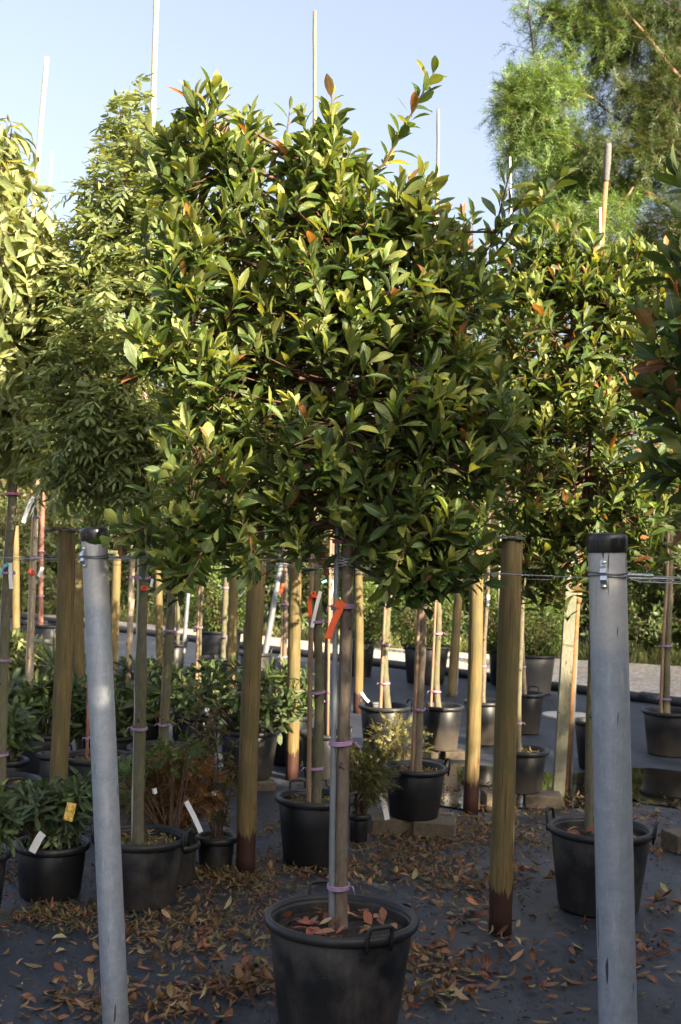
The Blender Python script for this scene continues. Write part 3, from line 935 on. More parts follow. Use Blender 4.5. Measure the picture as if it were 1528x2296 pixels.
pot('p23', 806, 1432, 15.4, .20, 'black tub of the box ball behind the dark-footed wooden post', 'pot')
pot('p24', 957, 1446, 14.9, .27, 'tall black tub holding a clipped box ball behind two thin trees', 'pot', taper=.82)
pot('p25', 1198, 1466, 14.3, .24, 'pale grey tub holding a clipped box ball', 'pot_grey', taper=.82)
pot('p26', 1132, 1452, 15.0, .19, 'dark tub wedged next to the pale grey tub', 'pot')
pot('p28', 572, 1462, 12.2, .145, 'grey pot with a slanting steel pipe in it', 'pot_dusty', handles=(R(0),))
pot('p29', 392, 1442, 13.0, .11, 'small pot with a slanting steel pipe beside the gravel', 'pot', handles=(R(0),))
pot('p30', 487, 1472, 12.6, .165, 'black pot in front of the box ball tub', 'pot')
pot('p31', 640, 1500, 12.4, .17, 'black pot with slim trunk behind the curled-board post', 'pot')
for i, (px, py, Y, r) in enumerate(((70, 1392, 16, .2), (112, 1400, 15.6, .2), (60, 1430, 14.6, .19), (118, 1436, 14.2, .2))):
    pot('far%d' % i, px, py, Y, r, ['black pot among the far pots under tagged trunks', 'far black pot beside the red-brown trunk', 'near black pot of the group beyond the rhododendrons', 'black pot below the red-barked trunk, beyond the rhododendrons'][i], 'pot', sides=28)
# hidden rhododendron pots (dark sides show between the leaves)
for i, (px, py, Y, r) in enumerate(((100, 1640, 8.8, .19), (242, 1645, 8.9, .19), (330, 1600, 9.4, .18), (440, 1600, 9.2, .18), (648, 1600, 9.4, .17), (30, 1560, 10.2, .18), (20, 1700, 7.6, .11))):
    pot('rh%d' % i, px, py, Y, r, ['dark pot under the rhododendron behind the shingled post', 'dark pot under the rhododendron behind the slim steel post', 'dark pot under the rhododendron beside the mossy trunk', 'dark pot under the rhododendron beside the tangled stems', 'dark pot under the rhododendron behind the curled-board post', 'dark pot under the yellow-lit rhododendron', 'pot of the small rhododendron beside the thick banded trunk'][i], 'pot', sides=28)
pot('left_edge', -62, 1905, 5.35, .15, 'black pot of the pale-tipped rhododendron next to the smooth black pot', 'pot')
pot('near_right', 1760, 2030, 3.9, .25, 'large pot of the photinia whose dark leaves hang beside the steel post', 'pot_dusty')

# bricks
def under(key, items):
    p = POTS[key]
    for (dx, dy, hx, hy, hz, rot, label) in items:
        brick((p['c'].x + dx, p['c'].y + dy, hz - .004), (hx, hy, hz), rot, label)
under('p7', [(-.13, -.02, .13, .10, .047, .1, 'dark brick under the pot with the white tag'), (.12, -.06, .12, .10, .047, -.15, 'pale-ended brick jutting out under the pot with the white tag')])
under('p9', [(-.15, -.05, .10, .10, .042, .1, 'mossy brick half behind the shingled post under a pot'), (.14, -.05, .12, .10, .042, -.08, 'yellowish mossy brick under the pot with hanging leaves')])
under('p10', [(-.1, 0, .15, .11, .044, .05, 'reddish brick slab under the pot with slanted tag'), (.14, -.02, .09, .11, .044, -.05, 'short reddish brick under the pot with slanted tag')])
under('p11', [(-.1, 0, .07, .10, .032, .05, 'small dark brick under the sand-stained pot'), (.1, -.05, .09, .08, .032, .2, 'pale square brick under the sand-stained pot')])
under('p16', [(-.10, 0, .06, .1, .032, .05, 'hidden brick under the rhododendron tub'), (.12, -.1, .07, .06, .032, .2, 'buff brick beside the foot of the rhododendron tub')])
g = ground_at(1545, 1905)
brick((g.x, g.y, .05), (.13, .09, .053), .3, 'lone dark brick lying by the big handled pot')
g = ground_at(1275, 1605)  # thin pale disc standing for a pale patch on the matting
tag(obj('pale_disc', MB().lathe([(.001, 0), (.26, 0), (.26, .018), (.25, .024), (.001, .026)], 36, wob=lambda a, z: .03 * math.sin(3 * a)).mesh('pale_disc'), M['slab'], None, (g.x, g.y, -.012)),
    'pale round disc lying on the matting beyond the timber post', 'slab')

# ================================================================== trunks, canes, ties
def smooth_path(pts, n):
    pts = [Vector(p) for p in pts]
    seg = [0]
    for a, b in zip(pts, pts[1:]): seg.append(seg[-1] + (b - a).length)
    out = []
    for i in range(n + 1):
        s = seg[-1] * i / n
        k = max(j for j in range(len(seg)) if seg[j] <= s + 1e-9); k = min(k, len(pts) - 2)
        t = (s - seg[k]) / max(1e-9, seg[k + 1] - seg[k])
        p0, p1, p2, p3 = pts[max(0, k - 1)], pts[k], pts[k + 1], pts[min(len(pts) - 1, k + 2)]
        out.append(.5 * ((2 * p1) + (p2 - p0) * t + (2 * p0 - 5 * p1 + 4 * p2 - p3) * t * t + (3 * p1 - p0 - 3 * p2 + p3) * t ** 3))
    return out
def trunk_mesh(path, r0, r1, base, knots=5, n=12, seed=0):
    rr = random.Random(seed); m = len(path)
    kn = [(rr.uniform(.1, .95), rr.uniform(.10, .22)) for _ in range(knots)]
    rad = []
    for i in range(m):
        t = i / (m - 1)
        f = 1 + .18 * max(0, 1 - t * 14)
        for kt, ka in kn: f += ka * math.exp(-((t - kt) * 45) ** 2)
        rad.append((r0 + (r1 - r0) * t) * f * (1 + rr.uniform(-.02, .02)))
    pts = [p - base + Vector((rr.uniform(-1, 1), rr.uniform(-1, 1), 0)) * (r0 * .06) for p in path]
    return MB().tube(pts, rad, n, jitter=.03).mesh('trunk')
TREES = {}
def tree(key, potkey, px_pts, r0, r1, label, mat='bark', name='young_tree', group='staked young trees in pots', knots=5, dY=0.0, group2=None):
    """px_pts: trunk from the soil upwards, at the pot's depth"""
    p = POTS[potkey]; Y = p['Y'] + dY
    pts = [at(x, y, Y) for x, y in px_pts]
    pts[0].z = p['soil'] - .05
    base = Vector((pts[0].x, pts[0].y, p['soil']))
    e = empty(name, base, label, 'tree', group)
    path = smooth_path(pts, 34)
    tr = obj('trunk', trunk_mesh(path, r0, r1, base, knots, seed=hash(key) % 997 if False else sum(map(ord, key))), M[mat], e, base)
    TREES[key] = dict(e=e, path=path, base=base, Y=Y, r0=r0, r1=r1, trunk=tr, soil=p['soil'])
    return e
def at_height(path, z):
    for a, b in zip(path, path[1:]):
        if (a.z - z) * (b.z - z) <= 0 and abs(b.z - a.z) > 1e-6:
            return a.lerp(b, (z - a.z) / (b.z - a.z))
    return path[-1].copy() if z > path[-1].z else path[0].copy()
CANES = {}
def cane(key, px_pts, Y, rad, label, mat='bamboo', potkey=None, nodes=True, name='bamboo_cane', group='canes and stakes', dx=0):
    pts = [at(x, y, Y) for x, y in px_pts]
    if potkey: pts[0].z = POTS[potkey]['soil'] - .05
    base = pts[0].copy()
    path = smooth_path(pts, 40); rr = []
    for i in range(41):
        f = 1 - .25 * i / 40
        if nodes and i % 5 == 3: f *= 1.14
        rr.append(rad * f)
    o = obj(name, MB().tube([q - base for q in path], rr, 10, jitter=.015).mesh(name), M[mat], None, base)
    CANES[key] = dict(o=o, path=path, rad=rad)
    return tag(o, label, {'steel_pipe': 'pipe', 'metal_stake': 'stake'}.get(name, 'cane'), group)
def ties(tkey, pys, canekey=None, mat='tie', h=.008):
    """plastic bands round trunk (and cane); parts of the tree"""
    t = TREES[tkey]
    for py in pys:
        z = at(t['path'][0].x * 0 + 764, py, t['Y']).z
        # find z along the trunk from its own pixel row
        best = min(t['path'], key=lambda q: abs(float(project([q])[1][0]) - py))
        c = best.copy(); r = t['r0'] * 1.2; a = Vector((r, 0, 0)); bv = r
        lo, hi = c.x - r, c.x + r
        if canekey:
            q = at_height(CANES[canekey]['path'], c.z); cr = CANES[canekey]['rad'] * 1.25
            lo, hi = min(lo, q.x - cr), max(hi, q.x + cr)
        mb = MB()
        for k in range(3):
            pts = []
            for s in np.linspace(0, 2 * math.pi, 21):
                pts.append(Vector(((lo + hi) / 2 + (hi - lo) / 2 * math.cos(s) - t['base'].x, c.y - t['base'].y + (bv * 1.12) * math.sin(s), c.z - t['base'].z + (k - 1) * h * .55 + .004 * math.cos(s + py))))
            mb.tube(pts, h * .38, 5)
        side = 1 if (py % 2) else -1; q0 = Vector(((hi if side > 0 else lo) - t['base'].x, c.y - t['base'].y - bv * .3, c.z - t['base'].z))
        mb.tube([q0, q0 + Vector((side * .012, -.006, .004)), q0 + Vector((side * (.018 + (py % 7) * .003), -.008, -.012 - (py % 5) * .004))], [h * .4, h * .35, h * .2], 5)
        obj('tie', mb.mesh('tie'), M[mat], t['e'], t['base'])

tree('main', 'main', [(764, 2056), (767, 1800), (774, 1500), (780, 1190), (775, 950), (770, 640), (760, 420)], .0255, .012, 'photinia standard with broad leafy crown and grey-brown trunk in the large dusty pot', 'bark', 'photinia_tree', 'photinia trees', 4)
tree('t2', 'p2', [(311, 1878), (314, 1650), (322, 1290), (318, 1100), (300, 700), (280, 300)], .0265, .010, 'narrow-leaved tree with grey-green knobbly trunk rising from the yellow-littered pot', 'bark_green', 'ash_tree', None, 9)
tree('t6', 'p6', [(709, 1790), (716, 1600), (712, 1350), (706, 1130), (712, 800), (715, 500)], .026, .010, 'mossy-trunked tree tied to a stake, in the pot directly behind the main tree', 'bark_green', 'photinia_tree', 'photinia trees', 9)
tree('t7', 'p7', [(934, 1722), (943, 1500), (950, 1310), (955, 1000), (960, 600)], .032, .012, 'knobbly grey-trunked tree in the pot raised on bricks', 'bark', 'photinia_tree', 'photinia trees', 8)
tree('t8', 'p8', [(1323, 1858), (1322, 1650), (1330, 1300), (1300, 1000), (1280, 620)], .022, .010, 'photinia in the big handled pot, its trunk hidden by the broad steel post', 'bark_green', 'photinia_tree', 'photinia trees', 4)
tree('t9', 'p9', [(1166, 1684), (1163, 1600), (1170, 1400), (1176, 1200), (1180, 900)], .019, .010, 'thin crooked tree in the pot with hanging dry leaves', 'bark_green', 'photinia_tree', 'photinia trees', 4)
tree('t10', 'p10', [(871, 1588), (862, 1480), (872, 1330), (876, 1150), (880, 900)], .032, .016, 'short pale-trunked tree with lilac bands in the pot with slanted tag', 'bark_green', knots=6)
tree('t11', 'p11', [(985, 1588), (978, 1520), (984, 1400), (982, 1300), (985, 900)], .028, .015, 'wavy pale trunk beside a thin stake in the sand-stained pot on bricks', 'bark_green', knots=6)
tree('t12', 'p12', [(1084, 1578), (1086, 1450), (1094, 1310), (1100, 1000)], .020, .012, 'thin grey trunk with white tag behind the sunlit wooden post', 'bark', knots=6)
tree('t13', 'p13', [(1178, 1560), (1172, 1450), (1168, 1330), (1170, 1000)], .020, .012, 'thin trunk in the tall sandy pot before the grey tub', 'bark', knots=5)
tree('t14', 'p14', [(1494, 1600), (1497, 1450), (1503, 1300), (1505, 1100), (1500, 900)], .033, .012, 'greenish-trunked tree with a stake in the wide pot near the gravel', 'bark_green', knots=4)
tree('t15', 'p15', [(1322, 1618), (1325, 1500), (1330, 1300)], .014, .010, 'thin tree in the narrow pot behind the broad steel post', 'bark_green', knots=3)
tree('t17', 'p17', [(732, 1644), (726, 1560), (742, 1350), (748, 1130), (760, 800)], .022, .012, 'thin leaning tree with a white tag on a blue tie', 'bark', knots=6)
tree('t18', 'p18', [(366, 1678), (378, 1480), (386, 1330), (392, 1200), (398, 900)], .031, .014, 'mottled trunk with lilac band in the low wide pot behind the dead shrub', 'bark_green', knots=8)
tree('t19', 'p19', [(196, 1696), (200, 1500), (206, 1300)], .010, .007, 'thin pole-like sapling in the low wide pot behind the slim steel post', 'bark_red', knots=2)
tree('t20', 'p20', [(2, 1752), (8, 1500), (20, 1250), (28, 1130), (30, 900), (40, 500)], .032, .014, 'large-leaved drooping tree with thick banded trunk beside the wooden posts', 'bark_green', 'cherry_tree', None, 6)
tree('t21', 'rh0', [(68, 1560), (76, 1300), (84, 1090), (90, 800)], .022, .012, 'slim tagged trunk with a red tie, beside the red-barked trunk', 'bark_pale', knots=8)
tree('t22', 'far1', [(90, 1460), (93, 1250), (98, 1070), (104, 800)], .034, .016, 'red-barked slim trunk with lilac band', 'bark_red', knots=6)
tree('t23', 'rh5', [(66, 1540), (70, 1300), (72, 1130), (70, 950)], .013, .009, 'thinnest orange-brown trunk of the tagged group', 'bark_brown', knots=3)
tree('t24', 'rh2', [(289, 1500), (296, 1300), (300, 1150), (300, 900)], .025, .013, 'brightly sunlit pale trunk behind the slim steel post', 'bark_pale', knots=6)
tree('t25', 'rh3', [(448, 1590), (450, 1400), (456, 1260), (460, 1000)], .013, .009, 'thin lichen-spotted trunk before the box ball tub', 'bark_green', knots=7)
tree('t26', 'p31', [(637, 1505), (640, 1380), (640, 1200), (640, 1000)], .026, .016, 'slim wavy trunk with orange tag behind the curled-board post', 'bark', knots=8)
tree('t27', 'p30', [(500, 1476), (504, 1380), (508, 1270), (510, 1000)], .028, .018, 'grey trunk with lilac bands in front of the box ball', 'bark_green', knots=5)
tree('t28', 'p29', [(400, 1446), (400, 1350), (402, 1250), (404, 1000)], .020, .013, 'small brown trunk in the pot with a slanting pipe beside the gravel', 'bark_green', knots=5)
tree('near_right', 'near_right', [(1755, 2040), (1740, 1500), (1720, 1100), (1700, 700), (1680, 450)], .025, .012, 'near photinia whose dark leaves hang beside the broad steel post', 'bark', 'photinia_tree', 'photinia trees', 3)

cane('main', [(746, 2058), (746, 1850), (751, 1500), (757, 1195), (760, 1100)], 4.335, .0115, 'grey metal tube tied along the main photinia trunk', 'grey_pipe', 'main', False, 'metal_stake')
cane('mainb', [(777, 1800), (796, 1250), (800, 1100)], 4.42, .004, 'thin pale rod behind the main photinia trunk', 'grey_pipe', None, False, 'metal_stake')
cane('t2', [(303, 1880), (306, 1700), (318, 1200), (335, 520), (353, -60)], 5.80, .0165, 'very tall bamboo cane beside the narrow-leaved tree', 'bamboo_pale', 'p2')
cane('t6', [(694, 1788), (697, 1450), (706, 900), (706, 25)], 6.58, .013, 'tall stake beside the mossy trunk, topping out above the main crown', 'stake', 'p6')
cane('t7', [(925, 1720), (941, 1350), (978, 500), (983, 245)], 7.33, .0125, 'tall slim stake on the knobbly grey trunk in the bricked-up pot', 'stake', 'p7')
cane('t9', [(1158, 1682), (1163, 1400), (1150, 700), (1144, 352)], 8.25, .009, 'slim pale cane beside the thin crooked tree', 'bamboo_pale', 'p9')
cane('t10', [(853, 1588), (862, 1400), (872, 1200)], 9.58, .014, 'short stake tied to the pale trunk with lilac bands', 'stake', 'p10')
cane('t11', [(966, 1588), (975, 1400), (982, 1200)], 9.88, .011, 'thin stake beside the wavy pale trunk', 'stake', 'p11')
cane('t14', [(1482, 1600), (1487, 1450), (1496, 1300), (1500, 1150)], 10.38, .015, 'brown stake beside the greenish trunk near the gravel', 'stake', 'p14')
cane('t17', [(737, 1644), (738, 1400), (744, 1130), (748, 1000)], 8.86, .012, 'brown stake tied to the thin leaning tree', 'stake', 'p17')
cane('t20', [(-6, 1752), (12, 1300), (80, 420), (106, 128)], 6.92, .017, 'tall leaning bamboo cane beside the drooping large-leaved tree', 'bamboo_pale', 'p20')
cane('t21', [(60, 1560), (72, 1200), (112, 430), (117, 340)], 8.82, .009, 'thin tall cane behind the tagged slim trunk', 'bamboo', 'rh0')
cane('t25', [(441, 1590), (446, 1350), (452, 1260)], 9.2, .013, 'reddish stake tied to the lichen-spotted trunk', 'stake', 'rh3')
cane('t26', [(630, 1505), (634, 1380), (636, 1200)], 12.4, .013, 'thin stake beside the slim wavy trunk with orange tag', 'stake', 'p31')
cane('t18', [(358, 1678), (370, 1480), (380, 1330), (386, 1200)], 8.05, .012, 'stake on the mottled trunk with lilac band', 'stake', 'p18')
cane('t12', [(1078, 1578), (1090, 1400), (1098, 1200)], 10.62, .010, 'thin stake on the grey trunk behind the sunlit post', 'stake', 'p12')
cane('pipe28', [(592, 1468), (634, 1245)], 12.2, .033, 'slanting pale steel pipe rising from the grey pot', 'grey_pipe', 'p28', False, 'steel_pipe', 'slanting steel pipes')
cane('pipe29', [(412, 1446), (430, 1240)], 13.0, .024, 'slanting pale steel pipe before the gravel road', 'grey_pipe', 'p29', False, 'steel_pipe', 'slanting steel pipes')
cane('c12', [(1022, 1560), (1036, 1262)], 13.9, .022, 'pale pipe leaning behind the post before the box balls', 'grey_pipe', None, False, 'steel_pipe', 'slanting steel pipes')
cane('c13', [(1352, 1862), (1350, 1200), (1346, 465)], 5.98, .0085, 'slim white cane rising beside the sprinkler riser from the big pot', 'bamboo_pale', 'p8')
cane('c14', [(1120, 1575), (1122, 1000), (1126, 590)], 10.6, .013, 'pale cane showing above the crowns beside the red-tipped shoot', 'bamboo_pale', 'p12')
# bamboo frame inside the main crown
cane('f1', [(417, 1262), (436, 760), (456, 345)], 4.40, .0105, 'upright bamboo of the trellis frame inside the main crown', 'bamboo', None)
cane('f2', [(955, 1275), (966, 800), (975, 480)], 4.44, .009, 'second upright bamboo of the trellis frame, among dark leaves', 'bamboo', None)
cane('f3', [(300, 1243), (560, 1252), (792, 1262), (985, 1270)], 4.385, .0075, 'horizontal bamboo of the trellis frame tied to the main trunk', 'bamboo', None)
cane('f4', [(440, 312), (620, 345), (900, 520), (990, 545)], 4.42, .008, 'slanting top bamboo of the trellis frame in the main crown', 'bamboo', None)

ties('main', (1194,), 'main', 'tie_pink'); ties('main', (1358, 1677, 2003), 'main', 'tie', .010)
ties('t2', (1292, 1632), 't2'); ties('t6', (1375, 1545, 1728), 't6', 'tie', .009); ties('t7', (1350, 1575), 't7')
ties('t10', (1436, 1540), 't10'); ties('t11', (1425, 1548), 't11'); ties('t13', (1490,), None); ties('t9', (1625,), None)
ties('t14', (1440, 1562), 't14'); ties('t17', (1567, 1385), 't17'); ties('t18', (1416, 1620), 't18'); ties('t20', (1298, 1492, 1688), 't20')
ties('t20', (1126,), None, 'tie_pink'); ties('t21', (1166, 1243), None); ties('t22', (1240, 1338, 1476), None)
ties('t25', (1412,), 't25'); ties('t26', (1270, 1352, 1470), 't26'); ties('t27', (1318, 1425), None); ties('t28', (1412,), None); ties('t12', (1350, 1490), 't12'); ties('t19', (1652,), None)
# wire lashing round the main trunk, tube and bamboo
t = TREES['main']; mb = MB()
c0 = min(t['path'], key=lambda q: abs(float(project([q])[1][0]) - 1258))
for k in range(6):
    pts = []
    for s in np.linspace(0, 2 * math.pi, 25):
        pts.append(Vector((c0.x - .012 + .045 * math.cos(s), c0.y + .034 * math.sin(s) + .004, c0.z + .013 - .005 * k + (.012 if k % 2 else -.010) * math.cos(s))) - t['base'])
    mb.tube(pts, .0018, 5)
obj('wire_lashing', mb.mesh('wire_lashing'), M['wire'], t['e'], t['base'])
# cut-off brown branch hooked on the wire beside the main trunk
p = [at(734, 1290, 4.36), at(722, 1240, 4.36), at(705, 1170, 4.37), at(690, 1120, 4.38), at(672, 1060, 4.40), at(690, 980, 4.40), at(740, 900, 4.36)]
obj('side_branch', MB().tube([q - t['base'] for q in smooth_path(p, 18)], [.0095] * 10 + [.008] * 9, 9, jitter=.04).mesh('side_branch'), M['bark_brown'], t['e'], t['base'])

# ================================================================== wires
def wire(pts, label, rad=.0017, mat='wire', sag=.0, n=14, sleeve=None):
    pts = [Vector(p) for p in pts]
    base = pts[0].copy(); path = []
    for a, b in zip(pts, pts[1:]):
        for i in range(n):
            t_ = i / n; path.append(a.lerp(b, t_) - Vector((0, 0, sag * 4 * t_ * (1 - t_))) - base)
    path.append(pts[-1] - base)
    mb = MB().tube(path, rad, 6)
    if sleeve:
        a, b, r_ = sleeve
        q0, q1 = pts[0].lerp(pts[1], a) - base, pts[0].lerp(pts[1], b) - base
        m_ = 46; d_ = (q1 - q0)
        sp = []
        for i in range(m_ * 6):
            an = i / 6 * 2 * math.pi
            sp.append(q0 + d_ * (i / (m_ * 6)) + Vector((0, math.cos(an), math.sin(an))) * r_ * .7)
        mb.tube(sp, r_ * .6, 4)
    o = obj('tension_wire', mb.mesh('tension_wire'), M[mat], None, base)
    return tag(o, label, 'wire', 'tension wires of the rows')
w1 = GP1[2] + Vector((GP1[3] + .002, 0, 0))
wire([w1, Vector((c0.x - .05, c0.y, c0.z + .01))], 'front wire from the slim steel post to the main trunk, spiral-wrapped at one end', sleeve=(.0, .17, .0042), sag=.006)
wire([Vector((c0.x + .03, c0.y + .01, c0.z)), Vector((c0.x + 1.0, c0.y - .15, c0.z - .02)), Vector((2.6, 3.5, c0.z - .03))], 'wire leaving the main trunk behind the dark lower leaves', sag=.01)
w2 = GP2[2] + Vector((GP2[3] + .002, 0, 0))
wire([w2, w2 + Vector((2.2, -.35, -.01))], 'wire leaving the broad steel post with a spliced end', sleeve=(.0, .028, .0046), sag=.004)
wire([w2 + Vector((0, .002, -.006)), w2 + Vector((.05, -.012, -.016)), w2 + Vector((2.2, -.34, -.018))], 'second strand of wire from the broad steel post', sag=.004)
def row_wire(pxa, ya, pxb, yb, pya, pyb, label, mat='wire_dark', rad=.0017):
    return wire([at(pxa, pya, ya), at(pxb, pyb, yb)], label, rad, mat, .012)
row_wire(-60, 6.75, 1240, 5.42, 1239, 1291, 'dark wire stapled to the stained wooden posts')
row_wire(-60, 6.80, 1240, 5.46, 1250, 1300, 'lower dark wire along the stained wooden posts')
row_wire(-60, 9.6, 1700, 7.2, 1236, 1302, 'dark wire along the posts by the puddle')
row_wire(-80, 6.9, 330, 6.6, 1245, 1252, 'pale wire behind the banded trunk', 'wire', .003)
row_wire(1000, 8.1, 1700, 7.6, 1284, 1297, 'pale wire through the dark leaves behind the broad steel post', 'wire', .0028)
row_wire(520, 9.0, 760, 8.6, 1246, 1262, 'pale double wire crossing the curled-board post', 'wire', .0028)
row_wire(560, 9.0, 860, 8.55, 1264, 1277, 'lower pale wire crossing the curled-board post', 'wire', .0022)

# ================================================================== tags and ribbons
def strip(name, pts, width, mat, label, cat, group, thick=.0012, facing=(0, -1, 0)):
    """a bent plastic strip along pts (world points)"""
    pts = [Vector(p) for p in pts]; base = pts[0].copy()
    path = smooth_path(pts, 10); f = Vector(facing); V, F = [], []
    for i, p in enumerate(path):
        t_ = (path[min(i + 1, 10)] - path[max(i - 1, 0)]).normalized()
        s_ = t_.cross(f).normalized(); nn = s_.cross(t_).normalized()
        for a, b in ((-1, -1), (1, -1), (1, 1), (-1, 1)):
            V.append(p - base + s_ * (a * width / 2) + nn * (b * thick / 2))
    for i in range(10):
        for k in range(4):
            F.append((i * 4 + k, i * 4 + (k + 1) % 4, i * 4 + 4 + (k + 1) % 4, i * 4 + 4 + k))
    F += [(3, 2, 1, 0), (40, 41, 42, 43)]
    o = obj(name, mesh(name, V, F, False), mat, None, base)
    return tag(o, label, cat, group)
def hang(px_pts, Y, width_px, mat, label, name='plant_tag', cat='tag', group='plant tags', bow=0.02):
    pts = [at(x, y, Y - .0) for x, y in px_pts]
    if len(pts) == 2: pts.insert(1, pts[0].lerp(pts[1], .5) + Vector((.0, -bow, 0)))
    return strip(name, pts, width_px * Y / FPX, M[mat], label, cat, group)
def bow_knot(px, py, Y, size, mat, label, name='ribbon_knot', cat='ribbon', group='coloured ribbons'):
    c = at(px, py, Y); mb = MB(); rr = random.Random(int(px * 7 + py))
    for k in range(3):
        a = rr.uniform(0, 6.28); pts = []
        for s in np.linspace(0, 2 * math.pi, 13):
            pts.append(Vector((math.cos(s) * size * math.cos(a), math.sin(s) * size * .8, math.cos(s) * size * math.sin(a) + math.sin(s) * size * .5)))
        mb.tube(pts, size * .28, 5)
    o = obj(name, mb.mesh(name), M[mat], None, c)
    return tag(o, label, cat, group)
Ym = POTS['main']['Y']
ym = Ym - .04
hang([(768, 1352), (760, 1372), (750, 1392), (735, 1432)], ym, 15, 'orange', 'long orange ribbon hanging from the main trunk', 'ribbon', 'ribbon', 'coloured ribbons')
hang([(752, 1352), (765, 1356), (772, 1350)], ym - .004, 17, 'orange', 'orange ribbon knot on the metal tube of the main photinia', 'ribbon', 'ribbon', 'coloured ribbons')
y6 = POTS['p6']['Y'] - .035
hang([(706, 1330), (698, 1336), (695, 1350), (696, 1383)], y6, 9, 'orange', 'orange ribbon on the mossy trunk behind the main tree', 'ribbon', 'ribbon', 'coloured ribbons')
bow_knot(704, 1334, y6 - .01, .016, 'orange', 'orange knot on the mossy trunk behind the main tree')
hang([(719, 1326), (712, 1352), (705, 1382), (700, 1407)], y6, 8, 'tag', 'long white tag hanging from the mossy trunk')
y17 = POTS['p17']['Y'] - .03
hang([(746, 1303), (749, 1310), (746, 1322), (740, 1342)], y17, 6, 'tag', 'white tag on the thin leaning tree')
hang([(722, 1306), (733, 1302), (744, 1301)], y17, 5, 'blue', 'pale blue tie on the thin leaning tree', 'ribbon', 'ribbon', 'coloured ribbons')
bow_knot(741, 1302, y17, .010, 'blue', 'pale blue knot on the thin leaning tree')
y20 = POTS['p20']['Y'] - .04
hang([(24, 1262), (24, 1290), (26, 1320)], y20, 9, 'tag', 'white tag hanging from the banded trunk')
bow_knot(14, 1268, y20, .014, 'blue', 'pale blue knot on the banded trunk')
hang([(14, 1268), (6, 1276), (-2, 1292)], y20, 5, 'blue', 'pale blue tail hanging on the banded trunk', 'ribbon', 'ribbon', 'coloured ribbons')
y21 = TREES['t21']['Y'] - .03
hang([(76, 1114), (68, 1128), (60, 1150), (53, 1172)], y21, 9, 'tag', 'longer of two white tags high on the slim tagged trunk')
hang([(79, 1118), (77, 1136), (71, 1158)], y21 - .01, 6, 'tag', 'shorter of two white tags high on the slim tagged trunk')
bow_knot(71, 1283, y21, .020, 'red_tie', 'red knot on the slim tagged trunk')
hang([(96, 1272), (92, 1282), (87, 1293)], y21, 8, 'tag', 'small white tag beside the red knot on the slim trunk')
y2 = POTS['p2']['Y'] - .04
bow_knot(324, 1319, y2, .014, 'red_tie', 'red tie on the grey-green knobbly trunk')
hang([(342, 1298), (341, 1306), (339, 1316)], y2, 6, 'tag', 'small white tag on the grey-green knobbly trunk')
hang([(637, 1308), (632, 1320), (629, 1332)], TREES['t26']['Y'] - .04, 7, 'orange', 'small orange tag on the slim wavy trunk', 'ribbon', 'ribbon', 'coloured ribbons')
hang([(564, 1313), (550, 1325), (537, 1338)], 8.0, 3, 'tag', 'slim white tag sticking out beside the stained wooden post')
y10 = TREES['t10']['Y'] - .05
hang([(876, 1318), (871, 1323), (865, 1327)], y10, 7, 'tag', 'little white tag on the pale trunk with lilac bands')
hang([(880, 1314), (888, 1320), (881, 1332)], y10, 3, 'blue', 'thin blue loop on the pale trunk with lilac bands', 'ribbon', 'ribbon', 'coloured ribbons')
y11 = TREES['t11']['Y'] - .04
hang([(990, 1318), (982, 1328), (973, 1343)], y11, 8, 'tag', 'white tag on the wavy pale trunk')
y12 = TREES['t12']['Y'] - .04
hang([(1096, 1334), (1095, 1346), (1094, 1358)], y12, 6, 'tag', 'white tag on the thin grey trunk behind the sunlit post')
hang([(97, 1868), (88, 1880), (72, 1911)], POTS['p3']['Y'] - .19, 17, 'tag', 'white label hanging over the rim of the smooth black pot')
hang([(418, 1797), (436, 1832), (451, 1866)], POTS['p2']['Y'] - .08, 11, 'tag', 'long scribbled white tag on the handle of the yellow-littered pot')
hang([(850, 1780), (862, 1804), (869, 1838)], POTS['p7']['Y'] - .24, 12, 'tag', 'curved white tag leaning beside the bricked-up pot')
hang([(811, 1552), (818, 1563), (828, 1574)], POTS['p10']['Y'] - .15, 6, 'tag', 'slanted cream tag on the rim of the pot with handles')
hang([(480, 1775), (483, 1790)], POTS['p5']['Y'] - .05, 8, 'tag', 'small white tag among the dry weedy stems')
hang([(342, 1774), (352, 1772)], POTS['p2']['Y'] + .25, 12, 'tag', 'small white label inside the brown dead shrub')
hang([(466, 1588), (463, 1600)], 7.4, 9, 'tag', 'tiny pale label on the tangled stems')
hang([(162, 1800), (157, 1822), (152, 1840)], POTS['p3']['Y'] - .17, 21, 'picture', 'yellow picture label stuck in the small rhododendron')

# ================================================================== photinia crowns
def photinia(key, blobs, n, leafL, nobj, cell, inner=.25, red=.06, young=.5, leaves=10, extra=None, rt=.0021, up=.75, fork=None, rl=.011, prof='photinia', tint=None):
    t = TREES[key]; Y = t['Y']
    bw = blobs_world(blobs, Y)
    T, A, B = sample_tips(bw, n, inner, up)
    tf = tint or tint_photinia(red, young)
    d = rosettes(T, A, leaves, leafL, .90, .09, .18, 1.1, tf, fold=.55)
    if extra:
        eT = np.concatenate([q[0] for q in extra]); eA = np.concatenate([q[1] for q in extra])
        d = cat_data([d, rosettes(eT, eA, 7, leafL, 1.05, .09, .3, 1.2, tint_photinia(red * 2.2, .6))])
    top = t['path'][-1]; fk = fork or at_height(t['path'], min(q[0][2] for q in bw) + .15)
    obj('branches', branch_mesh('branches', top, fk, bw, T, A, B, rl, rt, lines=[q[0] for q in (extra or [])]), M['twig_red'], t['e'])
    if nobj:
        m = pick_front(d, nobj, cell)
        leaf_singles('leaf', sub(d, m), prof, M['leaf'], t['e'])
        d = sub(d, ~m)
    leaf_object('crown', d, prof, M['leaf'], t['e'])
    return bw

